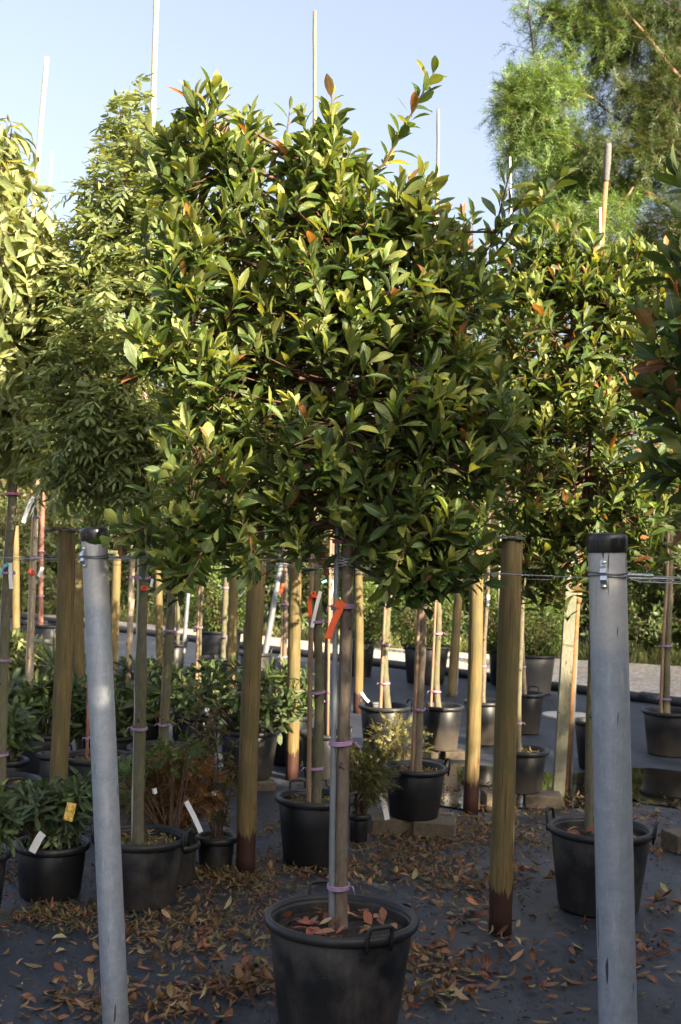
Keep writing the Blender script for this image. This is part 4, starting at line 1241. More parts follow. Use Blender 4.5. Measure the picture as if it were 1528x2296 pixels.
# long shoots that stick out of the main crown, given by their line in the picture
def shoot_line(p0, p1, Y0, Y1, k, spread=.5):
    a, b = np.array(at(*p0, Y0)), np.array(at(*p1, Y1)); ax = unit(b - a)
    T = np.array([a + (b - a) * s for s in np.linspace(0, 1, k)])
    A = unit(np.repeat(ax[None], k, 0) + RNG.normal(0, .12, (k, 3)))
    return T, A
ex = [shoot_line((860, 370), (975, 160), 4.3, 4.25, 6), shoot_line((1010, 680), (1190, 420), 4.2, 4.1, 7), shoot_line((1120, 560), (1255, 400), 4.15, 4.05, 4), shoot_line((1110, 520), (1140, 400), 4.12, 4.05, 3), shoot_line((480, 1200), (420, 1300), 4.1, 4.0, 3), shoot_line((560, 1200), (570, 1300), 4.15, 4.1, 3), shoot_line((330, 1180), (250, 1210), 4.15, 4.1, 3), shoot_line((900, 1240), (870, 1320), 4.2, 4.15, 3), shoot_line((960, 1240), (955, 1330), 4.25, 4.2, 3),
      shoot_line((330, 1230), (262, 1170), 4.2, 4.15, 3), shoot_line((480, 1220), (405, 1275), 4.2, 4.1, 3), shoot_line((400, 780), (300, 745), 4.2, 4.1, 4),
      shoot_line((450, 300), (470, 205), 4.35, 4.3, 3), shoot_line((640, 330), (650, 250), 4.3, 4.3, 2), shoot_line((740, 300), (745, 215), 4.3, 4.3, 3),
      shoot_line((330, 360), (300, 330), 4.4, 4.35, 2), shoot_line((540, 320), (545, 265), 4.3, 4.3, 2), shoot_line((920, 430), (985, 405), 4.2, 4.2, 2), shoot_line((330, 560), (320, 520), 4.4, 4.4, 2)]
main_blobs = [(760, 600, 285, 240), (760, 850, 310, 270), (490, 440, 140, 190), (500, 800, 180, 220), (450, 1060, 120, 140), (990, 760, 140, 260),
              (950, 1060, 170, 180), (700, 1080, 200, 110), (870, 520, 150, 130), (740, 320, 85, 100), (730, 420, 110, 110), (350, 770, 70, 55), (320, 1195, 62, 50), (415, 1245, 55, 50),
              (930, 1240, 110, 75), (570, 1210, 80, 75), (820, 1180, 90, 60), (1080, 930, 90, 130), (420, 570, 80, 100), (400, 345, 80, 70), (465, 275, 62, 80), (560, 330, 50, 60), (910, 1285, 110, 45), (1010, 1230, 90, 80), (690, 1195, 60, 40)]
main_blobs = [b + ((-.12 if b[0] < 480 else 0.0), .16 + .0007 * min(b[2], b[3])) for b in main_blobs]
photinia('main', main_blobs, 1350, .084, 300, 40, inner=.28, red=.015, young=.67, extra=ex, rl=.010, up=1.0)
photinia('t8', [(1260, 760, 170, 210), (1330, 1000, 190, 220), (1180, 1000, 110, 200), (1400, 720, 130, 160), (1190, 1230, 90, 90), (1290, 1230, 120, 90), (1440, 1100, 130, 170), (1210, 600, 80, 100), (1300, 600, 60, 90), (1395, 600, 60, 70), (1230, 1310, 80, 50), (1130, 680, 80, 120), (1250, 590, 110, 100), (1450, 640, 110, 110), (1130, 880, 90, 130)],
         900, .085, 220, 32, red=.055, young=.6, up=1.0)
photinia('near_right', [(1600, 700, 150, 230), (1590, 450, 90, 90), (1600, 1000, 170, 180), (1640, 800, 220, 350), (1545, 560, 60, 70)], 130, .115, 60, 60, red=.10, young=.5)
photinia('t6', [(700, 700, 260, 330), (680, 950, 230, 170), (560, 560, 120, 200)], 130, .095, 0, 30, young=.3, prof='oval')
photinia('t7', [(970, 760, 190, 260), (990, 1040, 180, 180), (1060, 600, 90, 120)], 150, .095, 0, 30, young=.3, prof='oval')
photinia('t9', [(1150, 830, 150, 220), (1130, 1080, 140, 150), (1180, 1250, 90, 90), (1200, 650, 80, 80)], 220, .095, 0, 30, young=.5, prof='oval')
for k, bl in (('t10', [(880, 1060, 110, 150)]), ('t11', [(985, 1060, 100, 150)]), ('t12', [(1100, 1050, 110, 150)]), ('t13', [(1170, 1020, 100, 150)]),
              ('t14', [(1500, 980, 130, 190), (1460, 780, 120, 130), (1390, 900, 110, 140)]), ('t17', [(760, 980, 120, 150)])):
    photinia(k, bl, 70, .10, 0, 30, young=.35, leaves=9, prof='oval')

# ================================================================== other tree crowns
def pinnate(T, A, pairs, rach, leafl, tint_fn, rng=RNG, droop=.5, width=1.0):
    """compound leaves: leaflets in pairs along drooping stalks"""
    A = unit(np.asarray(A)); m = len(T)
    up = np.array([0., 0, 1]); S = unit(np.cross(A, up) + 1e-4); Nn = np.cross(S, A)
    out = []
    for k in range(pairs):
        t = (k + .6) / pairs
        P = T + A * (rach * t) - up * (rach * droop * t * t)
        for s in (-1, 1):
            D = unit(A * .55 + S * s * .9 - up * (.25 + .5 * t * droop) + rng.normal(0, .18, (m, 3)))
            out.append(dict(P=P, D=D, N=Nn + rng.normal(0, .35, (m, 3)), L=leafl * rng.uniform(.7, 1.15, m) * (1.1 - .3 * abs(t - .4)), W=width * rng.uniform(.8, 1.2, m),
                            fold=rng.uniform(.0, .4, m), curl=rng.normal(.3, .35, m), tint=tint_fn(m, t, rng)))
    out.append(dict(P=T + A * rach - up * rach * droop, D=unit(A - up * droop), N=Nn, L=np.full(m, leafl), W=np.full(m, width), fold=np.full(m, .2), curl=np.full(m, .2), tint=tint_fn(m, 1, rng)))
    return cat_data(out)
def crown_pinnate(key, blobs, n, pairs, rach, leafl, tint_fn, prof='lance', mat='leaf_thin', droop=.5, nobj=0, cell=30, sub_twigs=3, up=.6):
    t = TREES[key]; bw = blobs_world(blobs, t['Y'])
    T, A, B = sample_tips(bw, n, .3, up)
    Tm, Am = [], []
    for q in range(sub_twigs):
        Tm.append(T - A * (.05 * q)); Am.append(unit(A + RNG.normal(0, .75, A.shape)))
    d = pinnate(np.concatenate(Tm), np.concatenate(Am), pairs, rach, leafl, tint_fn, droop=droop)
    top = t['path'][-1]; fk = at_height(t['path'], min(q[0][2] for q in bw))
    obj('branches', branch_mesh('branches', top, fk, bw, T, A, B, .010, .0022), M['twig'], t['e'])
    if nobj:
        m = pick_front(d, nobj, cell); leaf_singles('leaf', sub(d, m), prof, M[mat], t['e']); d = sub(d, ~m)
    leaf_object('crown', d, prof, M[mat], t['e'])
crown_pinnate('t2', [(275, 760, 155, 290), (285, 450, 105, 190), (210, 960, 150, 160), (340, 1000, 110, 130), (205, 640, 85, 140), (275, 270, 45, 80), (370, 520, 100, 200)], 640, 5, .13, .062,
              tint_plain((.10, .155, .06), (.27, .31, .14)), nobj=220, cell=22)
def crown_droop(key, blobs, n, leafL, tint_fn, prof='oval', width=.62, nobj=0, cell=30):
    t = TREES[key]; bw = blobs_world(blobs, t['Y'])
    T, A, B = sample_tips(bw, n, .25, .35)
    d = rosettes(T, A, 8, leafL, width, .12, .8, 1.9, tint_fn, fold=.3, curl=.9)
    d['D'] = unit(d['D'] + np.array([0, 0, -.55])); d['N'] = unit(d['N'] + np.array([0, 0, .8]))
    top = t['path'][-1]; fk = at_height(t['path'], min(q[0][2] for q in bw))
    obj('branches', branch_mesh('branches', top, fk, bw, T, A, B, .010, .0025), M['twig'], t['e'])
    if nobj:
        m = pick_front(d, nobj, cell); leaf_singles('leaf', sub(d, m), prof, M['leaf_thin'], t['e']); d = sub(d, ~m)
    leaf_object('crown', d, prof, M['leaf_thin'], t['e'])
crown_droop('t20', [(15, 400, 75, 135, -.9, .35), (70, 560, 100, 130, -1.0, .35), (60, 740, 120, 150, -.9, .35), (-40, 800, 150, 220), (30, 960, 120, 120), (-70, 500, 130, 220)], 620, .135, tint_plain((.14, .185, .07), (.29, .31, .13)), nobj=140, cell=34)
crown_droop('t21', [(120, 820, 140, 150), (80, 680, 110, 130)], 230, .10, tint_plain((.14, .18, .07), (.27, .29, .12)), width=.8)
crown_droop('t22', [(170, 760, 140, 200), (160, 1000, 110, 90)], 240, .10, tint_plain((.11, .16, .06), (.24, .27, .11)), width=.8)
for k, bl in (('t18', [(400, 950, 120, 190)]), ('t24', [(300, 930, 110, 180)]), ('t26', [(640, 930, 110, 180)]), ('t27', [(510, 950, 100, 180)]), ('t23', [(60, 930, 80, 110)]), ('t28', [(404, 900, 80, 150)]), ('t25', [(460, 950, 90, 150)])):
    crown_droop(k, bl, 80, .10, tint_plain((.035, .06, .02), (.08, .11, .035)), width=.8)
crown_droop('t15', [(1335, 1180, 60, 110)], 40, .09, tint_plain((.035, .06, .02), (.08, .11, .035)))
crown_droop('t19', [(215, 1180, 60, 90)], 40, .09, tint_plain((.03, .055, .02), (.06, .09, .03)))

# ================================================================== rhododendrons, box balls, small shrubs
def bush(name, potkey, blobs, Y, n, leafL, label, mat='leaf_rhodo', prof='rhodo', tint=None, leaves=10, group='rhododendron bushes', cat='shrub', phi=(.75, 1.55), nobj=0, cell=26, fold=.25, curl=.25):
    p = POTS.get(potkey)
    base = Vector((p['c'].x, p['c'].y, p['soil'])) if p else Vector((at(blobs[0][0], blobs[0][1], Y).x, Y, 0))
    e = empty(name, base, label, cat, group)
    bw = blobs_world(blobs, Y)
    T, A, B = sample_tips(bw, n, .2, .55)
    T[:, 2] = np.maximum(T[:, 2], base.z + .03)
    d = rosettes(T, A, leaves, leafL, 1.0, .035, phi[0], phi[1], tint or tint_plain((.035, .075, .02), (.085, .13, .035)), fold=fold, curl=curl)
    mb = MB()
    for q, a in zip(T, A):
        q = Vector(q); s = base + Vector((random.uniform(-.04, .04), random.uniform(-.04, .04), -.03))
        mb.tube(bezier(s, Vector((s.x * .5 + q.x * .5, s.y * .5 + q.y * .5, s.z + (q.z - s.z) * .35)), q, 4), [.006, .005, .004, .003, .002], 4, cap=False)
    obj('stems', mb.mesh('stems'), M['twig'], e)
    if nobj:
        m = pick_front(d, nobj, cell); leaf_singles('leaf', sub(d, m), prof, M[mat], e); d = sub(d, ~m)
    leaf_object('foliage', d, prof, M[mat], e)
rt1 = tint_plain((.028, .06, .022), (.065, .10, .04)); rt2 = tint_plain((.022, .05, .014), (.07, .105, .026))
bush('rhododendron', 'p3', [(118, 1825, 82, 62), (170, 1775, 45, 42), (75, 1800, 40, 40)], 5.85, 75, .085, 'small rhododendron with blunt green leaves in the smooth black pot', nobj=150, cell=20, tint=rt1)
bush('rhododendron', 'left_edge', [(-20, 1840, 50, 60), (-40, 1790, 50, 40)], 5.35, 34, .09, 'pale-tipped rhododendron next to the smooth black pot', nobj=20, cell=22, tint=rt2)
bush('rhododendron', 'rh0', [(110, 1590, 85, 70), (60, 1570, 60, 60)], 8.8, 75, .12, 'dark rhododendron behind the shingled wooden post', nobj=40, tint=rt2)
bush('rhododendron', 'rh1', [(240, 1595, 85, 70)], 8.9, 60, .12, 'dark rhododendron behind the slim steel post', nobj=30, tint=rt2)
bush('rhododendron', 'rh2', [(325, 1545, 85, 65)], 9.4, 60, .12, 'rhododendron with sunlit tips beside the mossy trunk', nobj=40, tint=rt2)
bush('rhododendron', 'rh3', [(440, 1545, 90, 62)], 9.2, 65, .12, 'rhododendron with sunlit tips behind the tangled stems', nobj=50, tint=rt2)
bush('rhododendron', 'p16', [(540, 1560, 90, 75), (600, 1570, 70, 60)], 8.5, 75, .12, 'rhododendron in the grey-black tub behind the stained post', nobj=50, tint=rt2)
bush('rhododendron', 'rh4', [(650, 1555, 62, 60)], 9.4, 45, .12, 'rhododendron behind the curled-board post', nobj=20, tint=rt2)
bush('rhododendron', 'rh5', [(40, 1480, 62, 60), (10, 1450, 40, 40)], 10.2, 60, .12, 'yellow-lit rhododendron beside the banded trunk', nobj=40, tint=tint_plain((.07, .10, .03), (.14, .16, .05)))  # lighter, yellower leaf tint puts sunlight into this bush's colour
bush('rhododendron', 'rh6', [(30, 1635, 38, 50)], 7.6, 26, .11, 'small rhododendron at the foot of the banded trunk', nobj=16, tint=rt2)
bush('lily_clump', None, [(125, 1500, 30, 50)], 9.6, 14, .26, 'clump of long strap leaves beside the shingled post', tint=tint_plain((.07, .11, .03), (.12, .15, .05)), group=None, cat='plant', phi=(.2, .9), leaves=6, prof='needle')

def box_ball(potkey, cx, cy, rx, ry, Y, label, n=4200, leafl=.04, tint=((.05, .10, .02), (.12, .17, .035))):
    p = POTS[potkey]
    base = Vector((p['c'].x, p['c'].y, p['soil']))
    e = empty('box_ball', base, label, 'shrub', 'clipped box balls')
    (c, r), = blobs_world([(cx, cy, rx, ry)], Y)
    dirs = unit(RNG.normal(size=(n, 3)))
    rad = RNG.uniform(.72, 1.03, n) * (1 + .05 * np.sin(dirs[:, 0] * 9 + dirs[:, 2] * 7))
    P = c + dirs * rad[:, None] * r
    d = dict(P=P, D=unit(dirs + RNG.normal(0, .6, (n, 3))), N=unit(dirs + np.array([0, 0, .5]) + RNG.normal(0, .5, (n, 3))), L=leafl * RNG.uniform(.7, 1.3, n), W=np.ones(n),
             fold=np.full(n, .2), curl=np.full(n, .1), tint=tint_plain(*tint)(n, 0, RNG))
    mb = MB()
    for i in range(0, n, 60):
        q = Vector(P[i]); mb.tube([base - Vector((0, 0, .04)), base.lerp(q, .5), q], [.010, .006, .002], 4, cap=False)
    obj('stems', mb.mesh('stems'), M['twig'], e)
    leaf_object('foliage', d, 'tiny', M['leaf_thin'], e)
box_ball('p22', 488, 1345, 74, 78, 14.0, 'clipped box ball in the large black tub beside the gravel')
box_ball('p23', 820, 1375, 60, 66, 15.4, 'clipped box ball behind the main trunk')
box_ball('p24', 955, 1378, 78, 82, 14.9, 'clipped box ball behind two thin banded trees')
box_ball('p25', 1200, 1405, 76, 74, 14.3, 'clipped box ball in the pale grey tub')
box_ball('p26', 1125, 1392, 72, 74, 15.0, 'clipped box ball in the dark tub wedged beside the grey tub')

# feathery sprays: a stalk with thin needles both sides
def sprays(T, A, pairs, length, nl, tint_fn, rng=RNG, droop=.3, ang=.9):
    A = unit(np.asarray(A)); m = len(T); up = np.array([0., 0, 1])
    S = unit(np.cross(A, up + rng.normal(0, .5, (m, 3))) + 1e-4); Nn = np.cross(S, A); out = []
    tn = tint_fn(m, 0, rng)
    for k in range(pairs):
        t = (k + .5) / pairs
        P = T + A * (length * t) - up * (length * droop * t * t)
        for s in (-1, 1):
            D = unit(A * math.cos(ang) + S * s * math.sin(ang) - up * droop * t + rng.normal(0, .15, (m, 3)))
            out.append(dict(P=P, D=D, N=Nn + rng.normal(0, .3, (m, 3)), L=nl * rng.uniform(.8, 1.2, m) * (1.1 - .6 * t), W=np.full(m, 1.0), fold=np.zeros(m), curl=rng.normal(.2, .2, m), tint=tn * rng.uniform(.85, 1.15, (m, 1))))
    out.append(dict(P=T, D=unit(A - up * droop * .5), N=Nn, L=np.full(m, length), W=np.full(m, .35), fold=np.zeros(m), curl=np.full(m, .2), tint=tn * .8))
    return cat_data(out)
def feather_shrub(name, potkey, blobs, Y, n, length, nl, label, tint_fn, group=None, stems=9, base=None, prof='lite_lance'):
    p = POTS.get(potkey)
    base = base or Vector((p['c'].x, p['c'].y, p['soil']))
    e = empty(name, base, label, 'shrub', group)
    bw = blobs_world(blobs, Y); T, A, B = sample_tips(bw, n, .4, .3)
    T[:, 2] = np.maximum(T[:, 2], .04)
    d = sprays(T, A, 6, length, nl, tint_fn)
    mb = MB()
    for i in range(0, len(T), stems):
        q = Vector(T[i]); s = base + Vector((random.uniform(-.03, .03), random.uniform(-.03, .03), -.03))
        mb.tube(bezier(s, s.lerp(q, .5) + Vector((0, 0, .05)), q, 4), [.004, .003, .0025, .002, .001], 4, cap=False)
    obj('stems', mb.mesh('stems'), M['twig'], e)
    leaf_object('foliage', d, prof, M['needle'], e)
pot('dead', 375, 1852, 6.35, .15, 'hidden dark pot under the brown dead shrub', 'pot')
pot('jun', 806, 1822, 7.05, .055, 'tiny black pot of the low juniper', 'pot', taper=.9, depth=.02)
feather_shrub('dead_shrub', 'dead', [(395, 1780, 70, 70), (340, 1790, 60, 60), (440, 1770, 50, 60), (380, 1725, 60, 40)], 6.35, 900, .075, .026, 'brown dead conifer shrub beside the knobbly grey-green trunk', tint_plain((.13, .055, .025), (.27, .13, .055)))
feather_shrub('green_shrub', 'p4', [(285, 1760, 45, 50), (370, 1705, 40, 30), (410, 1690, 40, 26)], 6.2, 190, .08, .024, 'thin green conifer sprigs growing up through the dead shrub', tint_plain((.05, .10, .025), (.08, .13, .04)))
feather_shrub('low_juniper', 'jun', [(825, 1745, 52, 55), (800, 1720, 40, 45), (845, 1720, 30, 40)], 7.05, 600, .07, .02, 'low olive-green juniper beside the bricked-up pot', tint_plain((.06, .075, .02), (.11, .11, .035)))
feather_shrub('weed_patch', None, [(885, 1650, 55, 36), (905, 1675, 50, 26)], 8.9, 150, .10, .03, 'wispy pale weeds on the red brick under the pot with handles', tint_plain((.10, .10, .035), (.18, .16, .06)), base=Vector((at(890, 1690, 8.9).x, 8.9, .0)))
# tangled dry stems with a few leaves in the small pot
p5 = POTS['p5']; base = Vector((p5['c'].x, p5['c'].y, p5['soil']))
e = empty('dry_weeds', base, 'tangle of tall dry weedy stems with sparse leaves in the small dirty pot', 'plant')
mb = MB(); T5 = []; A5 = []
lines = [[(480, 1870), (462, 1750), (440, 1640), (445, 1560), (400, 1520)], [(484, 1870), (476, 1740), (470, 1640), (500, 1580)], [(488, 1870), (505, 1760), (512, 1700), (528, 1668)], [(490, 1870), (510, 1745), (530, 1720), (536, 1790)],
         [(482, 1870), (488, 1700), (482, 1650), (478, 1600)], [(478, 1870), (445, 1760), (470, 1600), (430, 1590), (395, 1625), (350, 1600)], [(486, 1870), (500, 1730), (470, 1700), (455, 1650)], [(484, 1870), (460, 1700), (425, 1660), (410, 1680)],
         [(480, 1872), (466, 1800), (478, 1690), (500, 1640), (516, 1650)], [(488, 1872), (512, 1800), (520, 1730), (508, 1690)], [(484, 1872), (470, 1720), (452, 1690), (436, 1700)]]
for ln in lines:
    pts = [at(x, y, 6.45 + random.uniform(-.05, .12)) for x, y in ln]; pts[0] = base + Vector((random.uniform(-.03, .03), random.uniform(-.03, .03), -.02))
    path = smooth_path(pts, 22); mb.tube([q - base for q in path], [.0046 - .00012 * i for i in range(23)], 5)
    for i in range(5, 23):
        if random.random() < .8:
            T5.append(path[i]); A5.append(unit(RNG.normal(size=3) + np.array([0, 0, .6])))
obj('stems', mb.mesh('stems'), M['twig'], e, base)
d = rosettes(np.array(T5), np.array(A5), 5, .045, 1.0, .01, .5, 1.3, tint_plain((.06, .07, .025), (.14, .09, .04)))
leaf_object('foliage', d, 'lance', M['leaf_thin'], e)

# ================================================================== bald cypress
YC = 13.5
tb = Vector((5.2, YC + 1.0, -.02))
e = empty('bald_cypress', tb, 'tall feathery bald cypress with reddish limbs behind the photinias', 'tree')
def PC(px, py, dy=0): return at(px, py, YC + dy)
trp = [tb, Vector((5.15, YC + 1, 2)), Vector((5.0, YC + .9, 5)), Vector((4.9, YC + .9, 8)), Vector((4.85, YC + 1, 11))]
obj('trunk', MB().tube([q - tb for q in smooth_path(trp, 30)], [.24 - .006 * i for i in range(31)], 12, jitter=.03).mesh('trunk'), M['bark_cypress'], e, tb)
limbs = [([(1760, 620), (1500, 460), (1380, 390), (1300, 330), (1230, 270), (1200, 140), (1185, 20)], .035), ([(1750, 300), (1560, 210), (1450, 80), (1380, 0), (1330, -60)], .04), ([(1450, 80), (1380, 70), (1310, 60), (1240, 20)], .018),
         ([(1500, 460), (1420, 420), (1340, 370), (1260, 400), (1180, 440)], .02), ([(1740, 480), (1560, 380), (1440, 300), (1330, 220), (1280, 120)], .028), ([(1740, 700), (1600, 560), (1480, 500), (1380, 520), (1300, 560)], .026),
         ([(1380, 390), (1320, 340), (1240, 330), (1150, 350)], .014), ([(1750, 150), (1600, 60), (1500, 10), (1420, -60)], .03), ([(1560, 380), (1500, 330), (1420, 340), (1330, 330)], .016), ([(1740, 560), (1620, 400), (1540, 300), (1500, 180)], .026),
         ([(1230, 270), (1190, 250), (1140, 230)], .010), ([(1330, 220), (1250, 190), (1180, 190)], .012), ([(1420, 420), (1380, 470), (1300, 490), (1200, 500)], .012), ([(1450, 80), (1400, 120), (1350, 130)], .012), ([(1600, 560), (1520, 610), (1440, 620)], .014), ([(1300, 330), (1240, 300), (1160, 300)], .010), ([(1340, 370), (1280, 440), (1210, 470)], .012), ([(1750, 30), (1620, -40), (1520, -80)], .03), ([(1560, 210), (1480, 230), (1400, 210)], .014), ([(1540, 300), (1460, 400), (1400, 440)], .012), ([(1480, 500), (1400, 580), (1340, 600)], .012), ([(1600, 60), (1560, 130), (1480, 150)], .012), ([(1450, 80), (1400, 20), (1320, 20), (1270, 60)], .012), ([(1600, 60), (1520, 60), (1440, 40)], .012), ([(1560, 210), (1520, 260), (1450, 280)], .012), ([(1380, 390), (1300, 410), (1240, 370)], .010), ([(1620, 400), (1560, 470), (1500, 560)], .012)]
T, A, LT = [], [], []
for li, (ln, r0) in enumerate(limbs):
    dy = RNG.uniform(-1.0, .8); lf = RNG.uniform(.28, .75) * (1.9 if ln[-1][0] < 1260 else 1.0)  # limbs ending on the left get brighter leaf tint, imitating sun there
    pts = [PC(x, y, dy * min(1, max(0, (1760 - x) / 500)) + .5) for x, y in ln]
    if ln[0][0] > 1700: pts[0] = min(smooth_path(trp, 40), key=lambda q: abs(q.z - pts[0].z))
    path = smooth_path(pts, 26)
    b0 = path[0]
    obj('limb', MB().tube([q - b0 for q in path], [r0 * (1 - .75 * i / 26) for i in range(27)], 8, jitter=.03).mesh('limb'), M['bark_cypress'], e, b0)
    mb = MB()
    for i in range(4, 27):
        ax = (path[min(26, i + 1)] - path[i - 1]).normalized()
        for q in range(4):
            w = Vector(RNG.normal(size=3)); w = (w - ax * w.dot(ax)).normalized()
            dirv = (w * .85 + ax * .55 + Vector((0, 0, .12))).normalized()
            l_ = float(RNG.uniform(.15, .52)) * (1.15 - .5 * i / 26)
            tipp = path[i] + dirv * l_ + Vector((0, 0, -.10 * l_))
            mb.tube([path[i] - b0, path[i].lerp(tipp, .5) - b0 + Vector((0, 0, .02)), tipp - b0], [.004, .0028, .001], 4, cap=False)
            for s in np.linspace(.1, 1, 5):
                for _ in range(2):
                    T.append(path[i].lerp(tipp, float(s))); LT.append(lf); A.append(unit(np.array(dirv) * .6 + RNG.normal(0, .7, 3) + np.array([0, 0, -.05])))
    obj('twigs', mb.mesh('twigs'), M['twig'], e, b0)
T = np.array([tuple(q) for q in T]); A = np.array(A); LT = np.array(LT)
d = sprays(T, A, 6, .20, .062, tint_plain((.05, .115, .025), (.13, .20, .042)), droop=.3)
d['W'] = d['W'] * 1.25
d['tint'] = d['tint'] * np.concatenate([np.tile(LT, 12), LT])[:, None]
leaf_object('foliage', d, 'lite_needle', M['needle'], e)

# ================================================================== hedge trees beyond the road, grass verge
def far_tree(x, y, h, w, label, tint, n=1500, leafl=.16, low=.2, seed=0, name='background_tree', group='trees beyond the gravel road'):
    b = Vector((x, y, -.03)); e = empty(name, b, label, 'tree', group)
    rr = np.random.default_rng(seed + 5)
    bw = [(np.array([x, y, h * .52]), np.array([w, w, h * .48]))] + [(np.array([x + rr.uniform(-.6, .6) * w, y + rr.uniform(-.5, .5) * w, h * rr.uniform(.3, .85)]), np.array([w * .55, w * .55, h * .2])) for _ in range(5)]
    bw += [(np.array([x + w * q, y - .3 * w * (1 - q * q), h * .14]), np.array([w * .5, w * .6, h * .16])) for q in (-.7, 0, .7)]
    T, A, B = sample_tips(bw, int(n) // 7, .25, .4, rng=rr)
    T[:, 2] = np.maximum(T[:, 2], .06)
    d = rosettes(T, A, 8, leafl, .8, .14, .5, 1.7, tint, rng=rr)
    top = Vector((x, y, h * .8))
    obj('trunk', MB().tube([Vector((0, 0, -.1)), Vector((.05, 0, h * .4)), Vector((0, 0, h * .8))], [.03 * h ** .7, .02 * h ** .7, .008], 8, jitter=.05).mesh('trunk'), M['bark'], e, b)
    obj('branches', branch_mesh('branches', top, Vector((x, y, h * .2)), bw, T[::4], A[::4], B[::4], .02, .006), M['twig'], e)
    leaf_object('crown', d, 'lite_leaf', M['leaf_thin'], e)
dk = tint_plain((.022, .045, .015), (.05, .08, .025)); md = tint_plain((.04, .075, .02), (.08, .11, .035)); lt = tint_plain((.07, .10, .03), (.12, .14, .05))
fl = [(-6.4, 24.5, 3.4, 1.3, 'pale sunlit tree beyond the red-barked trunk', lt), (-4.7, 26.5, 3.0, 1.3, 'green tree beyond the bright sunlit post', md), (-3.0, 25.0, 2.7, 1.2, 'dark bush beyond the mottled trunk across the road', dk), (-1.5, 24.0, 2.8, 1.2, 'dark bush beyond the box ball in the black tub', dk),
      (.1, 23.0, 2.6, 1.2, 'dark bush beyond the curled-board post', md), (1.5, 21.8, 2.8, 1.15, 'dark hedge bush behind the box ball near the main trunk', dk), (2.9, 21.0, 2.7, 1.15, 'dark hedge bush behind the pale grey tub', dk), (4.2, 20.2, 2.9, 1.15, 'dark evergreen bush behind the timber post', dk),
      (5.5, 19.4, 3.0, 1.2, 'leafy green bush beside the broad steel post', md), (6.9, 18.7, 3.2, 1.3, 'leafy bush over the grass verge', md), (-8.2, 25.5, 4.2, 1.5, 'tall green tree beyond the banded trunk', md), (-9.6, 23.0, 3.6, 1.4, 'tree beyond the drooping cherry', lt)]
for i, (x, y, h, w, lb, tn) in enumerate(fl):
    far_tree(x, y, h, w, lb, tn, 5200, .13, seed=i)
for i, (x, y) in enumerate(((-11, 30), (-8.4, 30.5), (-6, 29.5), (-3.6, 29), (-1.2, 28), (1.0, 26.5), (3.0, 25), (4.9, 23.6), (6.6, 22.2), (8.2, 21), (9.8, 19.6), (11.6, 18))):
    far_tree(x, y, 3.3 + .4 * math.sin(i * 2.1), 1.7, ['dark hedge bush filling the gap under the crowns far behind the road', 'green hedge bush far behind the road'][i % 2], dk if i % 2 == 0 else md, 6500, .19, seed=80 + i, name='hedge_bush', group='hedge far behind the road' + (' (dark)' if i % 2 == 0 else ''))
# grass along the far side of the road
n = 9000
gxs = RNG.uniform(-12, 12, n); off = RNG.exponential(.5, n)
gys = np.where(gxs > .75, 19.7 - .31 * (gxs - .75), 19.6 + .76 * (.75 - gxs)) + off - .15
d = dict(P=np.stack([gxs, gys, np.full(n, -.03)], 1), D=unit(np.stack([RNG.normal(0, .35, n), RNG.normal(0, .35, n), np.ones(n)], 1)), N=RNG.normal(size=(n, 3)), L=RNG.uniform(.08, .32, n), W=np.full(n, 1.2), fold=np.zeros(n), curl=RNG.normal(.6, .5, n),
         tint=tint_plain((.07, .10, .025), (.17, .17, .06))(n, 0, RNG))
leaf_object('grass_verge', d, 'needle', M['needle'])
tag(bpy.data.objects['grass_verge'], 'rough grass growing along the far side of the gravel road', 'grass')

# ================================================================== unseen tree row added on the right to shade the yard
SHADE_ROW = [(-.7, 4.9, 1.3), (.7, 5.0, 1.3), (2.1, 5.4, 1.3), (3.6, 6.45, 1.25), (5.2, 5.0, 1.3), (6.8, 5.0, 1.3), (8.6, 5.7, 1.5), (10.6, 7.1, 1.6), (12.9, 7.3, 1.7), (15.3, 7.7, 1.8), (17.8, 7.7, 1.8), (20.3, 7.6, 1.8)]
for i, (u, h, w) in enumerate(SHADE_ROW):
    rx, ry = math.sin(SUN_AZ) * 4 + math.cos(SUN_AZ) * u, -math.cos(SUN_AZ) * 4 + math.sin(SUN_AZ) * u
    far_tree(rx, ry, h, w, 'leafy tree of the unseen row added to shade the yard', md, 2100 * w * h, .2, seed=40 + i, name='shade_tree', group='unseen tree row added for shade')

# ================================================================== fallen leaves
def litter(n, centres, spread, lrange, cols, prof, flat=.25):
    c = np.array(centres); w = c[:, 2] / c[:, 2].sum(); k = RNG.choice(len(c), n, p=w)
    G = np.array([tuple(ground_at(a, b)) for a, b, *_ in centres]); s = np.array([q[3] for q in centres])
    P = G[k] + RNG.normal(size=(n, 3)) * np.array([1, .85, 0]) * s[k][:, None] * spread
    P[:, 2] = RNG.uniform(.002, .016, n)
    yaw = RNG.uniform(0, 6.283, n)
    D = np.stack([np.cos(yaw), np.sin(yaw), RNG.normal(.06, flat * .5, n)], 1)
    Nn = np.stack([RNG.normal(0, flat, n), RNG.normal(0, flat, n), np.where(RNG.uniform(size=n) < .6, 1.0, -1.0)], 1)
    q = RNG.choice(len(cols), n); tint = np.array(cols)[q] * RNG.uniform(.55, 1.55, (n, 1))
    ln = RNG.uniform(*lrange, n)
    P[:, 2] += np.maximum(0, -D[:, 2]) * ln
    return dict(P=P, D=D, N=Nn, L=ln, W=RNG.uniform(.75, 1.15, n), fold=RNG.uniform(-.5, 1.0, n), curl=RNG.normal(0, .9, n), tint=tint)
